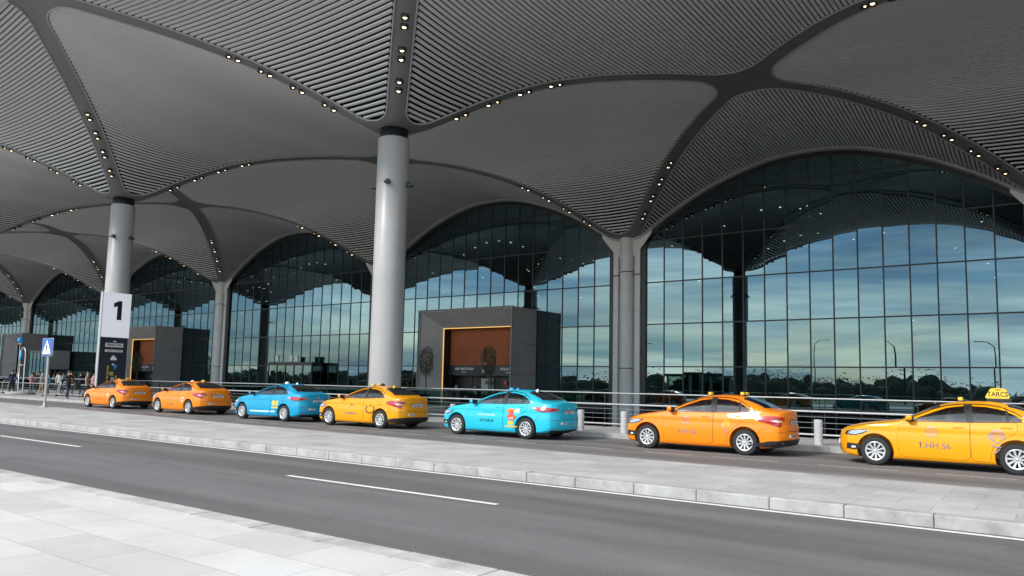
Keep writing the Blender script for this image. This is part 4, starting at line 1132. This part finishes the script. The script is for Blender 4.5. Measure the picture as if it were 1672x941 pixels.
DF = fillet([(-.83, .30), (-.88, .62), (-.80, .93), (-.66, 1.005), (.50, 1.03), (.505, .30), (.42, .235), (-.74, .235)], [.04, .25, .1, .03, .01, .03, .04, .05], 4)
DR = fillet([(.525, 1.03), (1.36, 1.055), (1.33, .85), (1.02, .66), (.90, .50), (.86, .235), (.60, .235), (.53, .30)], [.01, .05, .12, .15, .12, .04, .04, .03], 4)
TL = fillet([(2, .90), (36, .945), (74, .945), (99, .875), (80, .80), (56, .775), (34, .715), (20, .70), (22, .79), (2, .83)], [2*0, .0, .0, 0, 0, 0, 0, 0, 0, 0], 1)
def taillamp(kind, sgn):
    if kind == 'A':
        outl = [(14, .955), (40, .985), (72, .98), (97, .925), (84, .86), (62, .825), (44, .76), (30, .72), (24, .77), (27, .85), (14, .89)]
        clear = [(20, .872), (38, .893), (50, .875), (36, .835), (27, .845)]
    else:
        outl = [(8, .935), (30, .96), (70, .975), (108, .955), (84, .875), (56, .835), (34, .845), (22, .87), (8, .89)]
        clear = [(82, .95), (104, .946), (90, .91), (78, .92)]
    return outl, clear
AXR = (1.62, .42, 1)     # rear corner axis
AXF = (-1.45, .42, -1)   # front corner axis
# wheel (built round x=y=0,z=0, outer face towards -y)
def wheel_meshes():
    ro = Matrix.Rotation(PI/2, 4, 'X')   # z -> -y
    b = MB(); pr = [(.205, -.085), (.232, -.103), (.27, -.108), (.300, -.098), (.313, -.08), (.316, 0), (.313, .08), (.300, .098), (.27, .105), (.2, .1)]
    b.lathe(pr, 48, mx=ro)
    for q in range(3): z = -.045+.045*q; b.lathe([(.3165, z-.004), (.3175, z), (.3165, z+.004)], 48, 1, mx=ro)
    ty = b.mesh('tyre', [M['tyre'], M['wheeldark']])
    b = MB()
    b.lathe([(.178, .088), (.196, .102), (.209, .104), (.212, .09), (.205, .08)], 44, 0, mx=ro); b.lathe([(.188, .088), (.188, -.06)], 40, 1, mx=ro)
    b.lathe([(0, .02), (.19, .02)], 40, 1, mx=ro)
    b.lathe([(0, .098), (.03, .097), (.036, .09), (.05, .075), (.05, .03)], 20, 0, mx=ro)
    for i in range(10):
        a = 2*PI*i/10; mx = ro @ Matrix.Rotation(a, 4, 'Z')
        w0, w1 = .013, .023
        vs = [(.04, -w0, .085), (.04, w0, .085), (.187, w1, .094), (.187, -w1, .094), (.04, -w0*1.5, .05), (.04, w0*1.5, .05), (.187, w1*1.2, .055), (.187, -w1*1.2, .055)]
        b.add([mx @ Vector(v) for v in vs], [(0, 1, 2, 3), (0, 4, 5, 1), (1, 5, 6, 2), (3, 2, 6, 7), (0, 3, 7, 4)], 0)
    for i in range(5):
        a = 2*PI*(i+.5)/5; b.lathe([(0, .0), (.007, 0)], 8, 1, mx=ro @ Matrix.Translation((.03*math.cos(a), .03*math.sin(a), .0985)))
    return ty, b.mesh('rim', [M['rimsilver'], M['wheeldark']])
TYRE, RIM = wheel_meshes()

def make_taxi(name, paint, kind, label):
    e = empty('taxi', (0, 0, 0), 0, label, 'taxi', 'taxis queueing in the rank')
    bo = link('body', body_mesh(paint), e)
    # underbody and arches liner
    b = MB(); b.box(-1.75, 1.9, -.66, .66, .17, .30); b.box(-.9, .9, -.8, .8, .15, .3); b.build('underbody', M['wheeldark'], e)
    for sgn in (-1, 1):
        for cx in (-WX, WX):
            w_ = empty('wheel', (cx, sgn*.775, TR)); w_.parent = e
            if sgn > 0: w_.rotation_euler = (0, 0, PI)
            if cx < 0: w_.rotation_euler.z += 0
            w_.rotation_euler.y = random.uniform(0, 1)
            link('tyre', TYRE, w_); link('rim', RIM, w_)
    # doors
    for sgn in (-1, 1):
        for nm, P in (('front_door', DF), ('rear_door', DR)):
            link('door_gap', patch(grow(P, .007), 'side', .0012, M['wheeldark'], 'door_gap', sgn=sgn), bo)
            d_ = link('door', patch(P, 'side', .0045, paint, 'door', sgn=sgn), e)
            hx, hz = (.30, .915) if nm == 'front_door' else (1.16, .945)
            c_, nn = cast((hx, sgn*2, hz), (0, -sgn, 0))
            b = MB(); b.bbox(hx-.10, hx+.10, c_.y+sgn*.012-.014, c_.y+sgn*.012+.014, hz-.014, hz+.016, .01); b.build('handle', paint, d_)
        # glazing: rubber frame, panes, pillar trims
        outl = fillet([(-.69, .972), (-.50, 1.10), (-.18, 1.262), (.07, 1.352), (.36, 1.397), (.62, 1.402), (.85, 1.388), (1.08, 1.335), (1.30, 1.235), (1.50, 1.09), (1.44, 1.03), (1.2, 1.012), (.5, .982)], [.02, .1, .2, .2, .2, .2, .2, .1, .1, .05, .05, .03, .03], 3)
        # trim ring = chrome/bright line above and behind
        tr = link('window_trim', strip([(1.10, 1.352), (1.31, 1.262), (1.48, 1.15), (1.51, 1.11), (1.45, 1.08)], 'side', .009, .018, M['chrome'], 'window_trim', sgn), e)
        link('waist_line', strip([(-.70, 1.015), (0, 1.02), (.6, 1.033), (1.2, 1.058), (1.45, 1.08)], 'side', .009, .016, M['plastic'], 'waist_line', sgn), e)
        link('roof_line', strip([(-.68, 1.03), (-.50, 1.135), (-.18, 1.285), (.07, 1.366), (.36, 1.408), (.62, 1.412), (.85, 1.40), (1.08, 1.36)], 'side', .011, .016, M['plastic'], 'roof_line', sgn), e)
        link('door_pillar', patch([(.455, 1.03), (.385, 1.392), (.545, 1.396), (.585, 1.035)], 'side', .009, M['plastic'], 'door_pillar', sgn=sgn), e)
        link('door_pillar', patch([(1.16, 1.06), (1.135, 1.31), (1.19, 1.28), (1.212, 1.065)], 'side', .009, M['plastic'], 'door_pillar', sgn=sgn), e)
        for P in (WF, WR, WQ): link('side_window', patch(grow(P, .012), 'side', -.006, M['carglass'], 'side_window', sgn=sgn), e)
        # mirror
        b = MB(); b.bbox(-.68, -.54, sgn*.98-.085, sgn*.98+.085, 1.035, 1.145, .04); b.box(-.66, -.56, min(sgn*.84, sgn*.95), max(sgn*.84, sgn*.95), 1.005, 1.04, 1); b.bbox(-.555, -.53, sgn*.98-.08, sgn*.98+.08, 1.04, 1.14, .01, 1)
        b.build('mirror', [paint, M['plastic']], e)
        link('mirror_base', patch([(-.72, 1.01), (-.69, 1.04), (-.57, 1.10), (-.53, 1.02)], 'side', .005, M['plastic'], 'mirror_base', sgn=sgn), e)
        # fuel / side repeater
        b = MB(); c_, nn = cast((-1.02, sgn*2, .78), (0, -sgn, 0)); b.bbox(-1.04, -1.0, c_.y-.006, c_.y+.006, .77, .79, .003); b.build('side_repeater', M['orangeink'], e)
        # lamps
        outl, clear = taillamp(kind, sgn)
        link('lamp_gap', patch(grow([(a*.008, z) for a, z in outl], .006) and outl, 'cyl', .001, M['wheeldark'], 'lamp_gap', sgn=sgn, axis=AXR, step=.05), e)
        tl = link('tail_lamp', patch(outl, 'cyl', .013, M['redlamp'], 'tail_lamp', sgn=sgn, axis=AXR, step=.025, dense=.02), e)
        link('clear_lens', patch(clear, 'cyl', .018, M['clearlamp'], 'clear_lens', sgn=sgn, axis=AXR, step=.04), tl)
        hl = link('headlamp', patch([(30, .735), (26, .655), (50, .645), (74, .69), (94, .785), (74, .785), (48, .765)], 'cyl', .012, M['lampdark'], 'headlamp', sgn=sgn, axis=AXF, step=.04), e)
        link('lens', patch([(40, .735), (38, .675), (54, .668), (74, .712), (86, .767), (72, .767), (52, .75)], 'cyl', .017, M['headlamp'], 'lens', sgn=sgn, axis=AXF, step=.04), hl)
        fg = link('fog_lamp', patch(fillet([(38, .47), (36, .34), (54, .325), (66, .345), (70, .40), (62, .46)], 0, 1), 'cyl', .012, M['plastic'], 'fog_lamp', sgn=sgn, axis=AXF, step=.05), e)
        link('fog_lens', patch([(48, .40), (48, .365), (54, .36), (58, .375), (57, .405), (52, .41)], 'cyl', .02, M['clearlamp'], 'fog_lens', sgn=sgn, axis=AXF, step=.05), fg)
        # dark gap lines: bumper seams, sill
        link('panel_gap', strip([(-1.64, .60), (-1.74, .66), (-1.80, .70)], 'side', .002, .008, M['wheeldark'], 'panel_gap', sgn), bo)
        link('panel_gap', strip([(1.66, .56), (1.74, .66), (1.80, .74)], 'side', .002, .008, M['wheeldark'], 'panel_gap', sgn), bo)
        link('panel_gap', strip([(-1.90, .82), (-1.5, .905), (-1.1, .965), (-.80, 1.0)], 'side', .002, .009, M['wheeldark'], 'panel_gap', sgn), bo)
    # screens
    link('windscreen', patch(fillet([(-.80, -.66), (-.90, -.3), (-.91, 0), (-.90, .3), (-.80, .66), (-.05, .50), (-.10, .25), (-.11, 0), (-.10, -.25), (-.05, -.50)], 0, 1), 'top', .004, M['screen'], 'windscreen', step=.05), e)
    link('rear_window', patch([(1.20, -.50), (1.16, -.25), (1.15, 0), (1.16, .25), (1.20, .50), (1.76, .60), (1.82, .3), (1.83, 0), (1.82, -.3), (1.76, -.60)], 'top', .004, M['screen'], 'rear_window', step=.05), e)
    for s_ in (-1, 1): link('screen_trim', strip([(1.19, s_*.515), (1.76, s_*.618)], 'top', .008, .012, M['rim'], 'screen_trim'), e)
    # trunk, bumper
    link('boot_gap', strip([(-.52, 1.0), (-.515, .95)], 'rear', .002, .007, M['wheeldark'], 'boot_gap'), bo)
    link('boot_gap', strip([(-.50, .70), (-.44, .625), (0, .61), (.44, .625), (.50, .70)], 'rear', .002, .009, M['wheeldark'], 'boot_gap'), bo)
    link('boot_gap', strip([(-.78, .60), (-.5, .59)], 'rear', .002, .006, M['wheeldark'], 'boot_gap'), bo)
    b = MB(); c_, nn = cast((4, 0, .82), (-1, 0, 0))
    b.bbox(c_.x-.01, c_.x+.006, -.27, .27, .755, .875, .004); pl_ = b.build('number_plate', M['plate'], e)
    xx = c_.x+.0065
    b = MB(); b.box(c_.x-.012, c_.x+.003, -.29, .29, .74, .89); b.build('plate_recess', M['plastic'], e)
    put_text({'A': '34 TEL 80', 'B': '34 TBU 71'}[kind], .105, M['ink'], pl_, (xx, 0, .815), rot=(PI/2, 0, PI/2), bold=.015, ext=.001, sx=.95)
    b = MB(); b.lathe([(0, .006), (.035, .004), (.04, -.01)], 16, mx=Matrix.Translation((cast((4, 0, .945), (-1, 0, 0))[0].x, 0, .945)) @ Matrix.Rotation(PI/2, 4, 'Y')); b.build('badge', M['chrome'], e)
    c_, nn = cast((4, -.28, .50), (-1, 0, 0)); b = MB(); b.bbox(c_.x-.01, c_.x+.008, -.46, -.10, .465, .535, .004); st = b.build('bumper_sticker', M['plate'], e)
    put_text({'A': 'TAKSI 80', 'B': 'C 6714'}[kind], .065, M['ink'], st, (c_.x+.0088, -.28, .50), rot=(PI/2, 0, PI/2), bold=.01, ext=.001)
    if kind == 'A':
        dif = [(-60, .40)]
        link('rear_diffuser', patch([(-95, .27), (-80, .32), (-62, .385), (-30, .415), (0, .42), (30, .415), (62, .385), (80, .32), (95, .27), (95, .232), (60, .242), (0, .242), (-60, .242), (-95, .232)], 'cyl', .016, M['plastic'], 'rear_diffuser', sgn=-1, axis=(1.5, 0, 1), step=.025, dense=.02), e)
    else:
        link('rear_diffuser', patch([(-50, .30), (50, .30), (52, .235), (-52, .235)], 'cyl', .014, M['plastic'], 'rear_diffuser', sgn=-1, axis=(1.5, 0, 1), step=.025, dense=.02), e)
    b = MB(); rx_ = [cast((4, s_*.62, .34), (-1, 0, 0))[0].x for s_ in (-1, 1)]
    for s_ in (-1, 1): b = MB(); b.bbox(rx_[0]-.01, rx_[0]+.012, s_*.62-.07, s_*.62+.07, .325, .352, .006); b.build('reflector', M['redlamp'], e)
    link('grille', patch([(-.42, .52), (.42, .52), (.34, .60), (-.34, .60)], 'front', .005, M['plastic'], 'grille', step=.05), e)
    link('grille', patch([(-.5, .27), (.5, .27), (.46, .42), (-.46, .42)], 'front', .005, M['plastic'], 'grille', step=.05), e)
    c_, nn = cast((-4, 0, .46), (1, 0, 0)); b = MB(); b.bbox(c_.x-.012, c_.x+.01, -.26, .26, .41, .52, .004); b.build('number_plate', M['plate'], e)
    # cabin: seats, wheel, dash seen through the side glass
    b = MB()
    for y in (-.34, .34):
        b.bbox(.02, .20, y-.20, y+.20, .97, 1.16, .04); b.bbox(.06, .16, y-.12, y+.12, 1.17, 1.30, .035); b.tube([(.11, y, 1.1), (.11, y, 1.16)], .03, 6)
        b.bbox(1.06, 1.2, y-.12, y+.12, 1.06, 1.19, .03)
    b.bbox(.98, 1.25, -.56, .56, .97, 1.07, .04); b.build('seat', M['seat'], e)
    b = MB(); b.tube([(-.30+.10*math.cos(t)*.55, -.36+.17*math.sin(t), 1.06+.14*math.cos(t)) for t in np.linspace(0, 2*PI, 20)], .015, 6); b.bbox(-.5, -.32, -.58, .58, .97, 1.03, .03); b.build('steering_wheel', M['plastic'], e)
    return e
def decal_text(txt, size, x, z, m_, parent, bold=.02, sx=1, name='lettering'):
    me = text_mesh(txt, size, 0, bold, sx=sx); me.materials.clear(); me.materials.append(m_)
    for v in me.vertices:
        c_, nn = cast((x+v.co.x, -2, z+v.co.y), (0, 1, 0)); v.co = c_+Vector((0, -1, 0))*.0085 if c_ is not None else Vector((x, -.9, z))
    return link(name, me, parent)
def decal(poly, m_, parent, name='door_emblem', off=.008): return link(name, patch(poly, 'side', off, m_, name, sgn=-1, dense=.03, step=.05), parent)
def ringpoly(x, z, r_, n=20): return [(x+r_*math.cos(2*PI*i/n), z+r_*math.sin(2*PI*i/n)) for i in range(n)]
def ring_decal(x, z, r_, w_, m_, parent, a0=0, a1=2*PI, off=.008):
    n = 26; pts = [(x+r_*math.cos(a0+(a1-a0)*i/n), z+r_*math.sin(a0+(a1-a0)*i/n)) for i in range(n+1)]
    return link('door_emblem', strip(pts, 'side', off, w_, m_, 'door_emblem'), parent)
def emblem_round(par, x, z, r_, m_):
    ring_decal(x, z, r_, .012, m_, par); ring_decal(x, z, r_*.72, .008, m_, par, off=.0083)
    for i in range(5):
        a = i*2*PI/5+.3; link('door_emblem', strip([(x+.1*r_*math.cos(a), z+.1*r_*math.sin(a)), (x+.66*r_*math.cos(a+.5), z+.66*r_*math.sin(a+.5))], 'side', .0086, .01, m_, 'door_emblem'), par)
def emblem_tulip(par, x, z, s_, m_, m2):
    for r_ in (.10, .075, .05, .025): ring_decal(x, z, r_*s_, .012*s_, m_, par, -1.0, 4.3, off=.008+r_*.01)
    link('door_emblem', strip([(x-.13*s_, z+.04*s_), (x-.12*s_, z-.05*s_), (x-.02*s_, z-.12*s_), (x+.06*s_, z-.12*s_)], 'side', .0092, .014*s_, m2, 'door_emblem'), par)
    link('door_emblem', strip([(x-.10*s_, z-.15*s_), (x-.03*s_, z-.19*s_), (x+.05*s_, z-.18*s_)], 'side', .0092, .02*s_, m2, 'door_emblem'), par)
    link('door_emblem', strip([(x+.03*s_, z-.21*s_), (x-.02*s_, z-.27*s_), (x-.06*s_, z-.30*s_)], 'side', .0092, .018*s_, m2, 'door_emblem'), par)
def roof_bits(e, spots):
    for (x, y, kind_, col_) in spots:
        c_, nn = cast((x, y, 3), (0, 0, -1)); z = c_.z
        if kind_ == 'cube':
            b = MB(); b.bbox(x-.05, x+.05, y-.09, y+.09, z+.005, z+.02, .003, 1); b.bbox(x-.045, x+.05, y-.085, y+.085, z+.02, z+.10, .02)
            b.build('roof_lamp', [col_, M['plastic']], e)
        elif kind_ == 'dome':
            b = MB(); b.lathe([(.09, z), (.085, z+.05), (.05, z+.085), (0, z+.095)], 14, 0, mx=Matrix.Translation((x, y, 0)))
            b.lathe([(.1, z-.01), (.1, z+.01), (.09, z+.012)], 14, 1, mx=Matrix.Translation((x, y, 0))); b.build('roof_lamp', [col_, M['plastic']], e)
        elif kind_ == 'fin':
            b = MB(); b.prism([(x-.08, z-.005), (x+.07, z-.005), (x+.06, z+.06), (x+.03, z+.065)], 'y', y-.012, y+.012); b.build('antenna_fin', col_, e)
        elif kind_ == 'big':
            b = MB(); b.bbox(x-.20, x+.26, y-.14, y+.14, z+.005, z+.075, .01, 1)
            b.build('sign_foot', [M['plastic'], M['plastic']], e)
            b = MB(); pr = fillet([(x-.24, z+.08), (x+.24, z+.08), (x+.17, z+.29), (x+.03, z+.315), (x-.12, z+.30)], [.03, .03, .07, .2, .07], 4)
            b.prism(pr, 'y', y-.10, y+.10); ob_ = b.build('roof_sign', col_, e)
            put_text('TARCS', .15, M['ink'], ob_, (x+.01, y-.102, z+.17), bold=.01, ext=.002, sx=.85)
            put_text('TAXI', .045, M['ink'], ob_, (x+.02, y-.102, z+.27), ext=.002)

def doors(e): return [c for c in kids(e) if c.name.split('.')[0] == 'door']
def place(e, x, y, rz=0): e.location = (x, y, 0); e.rotation_euler = (0, 0, rz)
# rightmost amber
t7 = make_taxi('t7', M['amber'], 'A', 'bright amber taxi cut by the right edge with a large yellow roof sign'); d = doors(t7)
emblem_round(d[0], -.21, .80, .105, M['silverink']); decal_text('T.HH S6', .17, -.16, .50, M['silverink'], d[0], bold=.012, sx=1.05)
emblem_tulip(d[1], 1.00, .78, 1.25, M['silverink'], M['blueink']); roof_bits(t7, [(.30, -.10, 'cube', M['yellow']), (.98, .15, 'big', M['yellow'])]); place(t7, -2.03, 19.5, R(.5))
t6 = make_taxi('t6', M['orange'], 'A', 'large orange taxi second from the right with small yellow roof lamps'); d = doors(t6)
emblem_round(d[0], -.22, .80, .10, M['silverink']); decal_text('TAR SI6', .15, -.18, .50, M['silverink'], d[0], bold=.012, sx=1.05)
emblem_tulip(d[1], .86, .76, .95, M['yellow'], M['silverink']); roof_bits(t6, [(.16, -.08, 'cube', M['yellow']), (1.02, -.05, 'cube', M['yellow']), (1.05, .15, 'cube', M['yellow'])]); place(t6, -7.66, 19.55, 0)
t5 = make_taxi('t5', M['cyan'], 'B', 'light turquoise taxi with red and orange emblem on its rear door'); d = doors(t5)
decal_text('AFTIUBUK', .11, -.10, .50, M['ink'], d[0], bold=.015, sx=1.1); decal_text('ALTSIMAN', .07, -.12, .76, M['ltblue'], d[0])
decal_text('DOLMUSTEN MEUSAM', .065, -.12, .68, M['white'], d[0], bold=.01)
decal(fillet([(.60, .38), (1.05, .38), (1.02, .34), (.58, .34)], 0, 1), M['yellow'], d[1]); decal([(.70, .41), (.92, .41), (.90, .52), (.72, .52)], M['yellow'], d[1], off=.0085)
decal(fillet([(.64, .66), (.76, .54), (.90, .54), (1.02, .66), (.92, .72), (.80, .70), (.72, .72)], .02, 2), M['redink'], d[1], off=.0092)
decal(ringpoly(.81, .76, .085), M['redink'], d[1], off=.0098); decal(fillet([(.62, .79), (.66, .88), (.80, .91), (.95, .88), (.94, .83), (.80, .81), (.70, .78)], .02, 2), M['orangeink'], d[1], off=.0104)
decal(fillet([(.90, .80), (.98, .90), (1.12, .90), (1.10, .78), (.98, .77)], .02, 2), M['white'], d[1], off=.0088)
link('white_mark', strip([(.74, .64), (.80, .58), (.86, .66), (.88, .58)], 'side', .0108, .02, M['white'], 'white_mark'), d[1])
roof_bits(t5, [(.18, -.02, 'dome', M['ltblue']), (.34, .05, 'fin', M['ltblue']), (1.12, 0, 'fin', M['white'])]); place(t5, -14.37, 19.62, R(-.6)); t5.scale = (1.03, 1.02, 1)
t4 = make_taxi('t4', M['amber'], 'A', 'amber taxi in the middle with black emblem on its rear door'); d = doors(t4)
decal_text('TAREMESDIX', .12, -.15, .48, M['silverink'], d[0], bold=.01); emblem_round(d[0], -.1, .78, .06, M['silverink'])
ring_decal(.78, .66, .13, .05, M['ink'], d[1], 2.2, 4.4); ring_decal(.92, .66, .13, .05, M['ink'], d[1], -1.2, 1.0); link('door_emblem', strip([(.80, .74), (.86, .80), (.92, .74)], 'side', .0088, .03, M['ink'], 'door_emblem'), d[1])
decal_text('SIMDA', .07, .85, .53, M['ink'], d[1], bold=.02); roof_bits(t4, [(.15, -.05, 'cube', M['yellow']), (.55, 0, 'dome', M['plastic']), (.44, 0, 'cube', M['yellow']), (1.1, 0, 'fin', M['yellow'])]); place(t4, -20.6, 19.6, R(.9))
t3 = make_taxi('t3', M['azure'], 'B', 'darker blue taxi with yellow emblem on its rear door'); d = doors(t3)
decal(fillet([(.62, .80), (.64, .62), (.80, .60), (.84, .74), (.76, .82)], .03, 2), M['yellow'], d[1]); decal(fillet([(.86, .60), (.98, .60), (1.0, .84), (.88, .80)], .02, 2), M['yellow'], d[1])
decal(fillet([(.62, .50), (.62, .56), (1.02, .56), (1.02, .50)], .01, 2), M['yellow'], d[1]); link('white_mark', strip([(-.75, .36), (-.1, .36), (.48, .37)], 'side', .009, .05, M['white'], 'white_mark'), d[0]); link('white_mark', strip([(.56, .37), (.84, .38)], 'side', .009, .05, M['white'], 'white_mark'), d[1])
decal_text('DEMREYOLAR', .08, -.12, .66, M['ltblue'], d[0]); roof_bits(t3, [(.35, 0, 'dome', M['white']), (.95, 0, 'fin', M['white'])]); place(t3, -26.0, 19.65, 0); t3.scale = (1.03, 1.02, 1)
t2 = make_taxi('t2', M['orange'], 'A', 'orange taxi third in line behind the leftmost one, pale round emblem on the doors'); d = doors(t2)
emblem_round(d[0], -.1, .72, .07, M['blueink']); ring_decal(.86, .66, .10, .03, M['white'], d[1]); decal(ringpoly(.86, .66, .05), M['silverink'], d[1], off=.0086); decal_text('TAREMOS', .09, -.1, .42, M['silverink'], d[0]); roof_bits(t2, [(.1, 0, 'dome', M['white']), (1.0, .0, 'dome', M['yellow'])]); place(t2, -32.85, 19.75, R(-.8))
t2['label'] = 'orange taxi just left of the darker blue taxi, pale ring on its rear door'
t1 = make_taxi('t1', M['orange'], 'A', 'leftmost orange taxi at the head of the line beside the number one sign'); d = doors(t1)
emblem_round(d[0], -.05, .74, .06, M['blueink']); decal(ringpoly(.84, .68, .08), M['plate'], d[1]); decal(ringpoly(.86, .67, .045), M['redink'], d[1], off=.0086); decal_text('MARMOSTAN', .09, -.05, .46, M['redink'], d[0]); roof_bits(t1, [(.1, 0, 'dome', M['yellow']), (1.0, .0, 'cube', M['yellow'])]); place(t1, -40.0, 19.9, 0)
for o in list(bpy.data.objects):
    if o.users_collection == (): bpy.data.objects.remove(o)
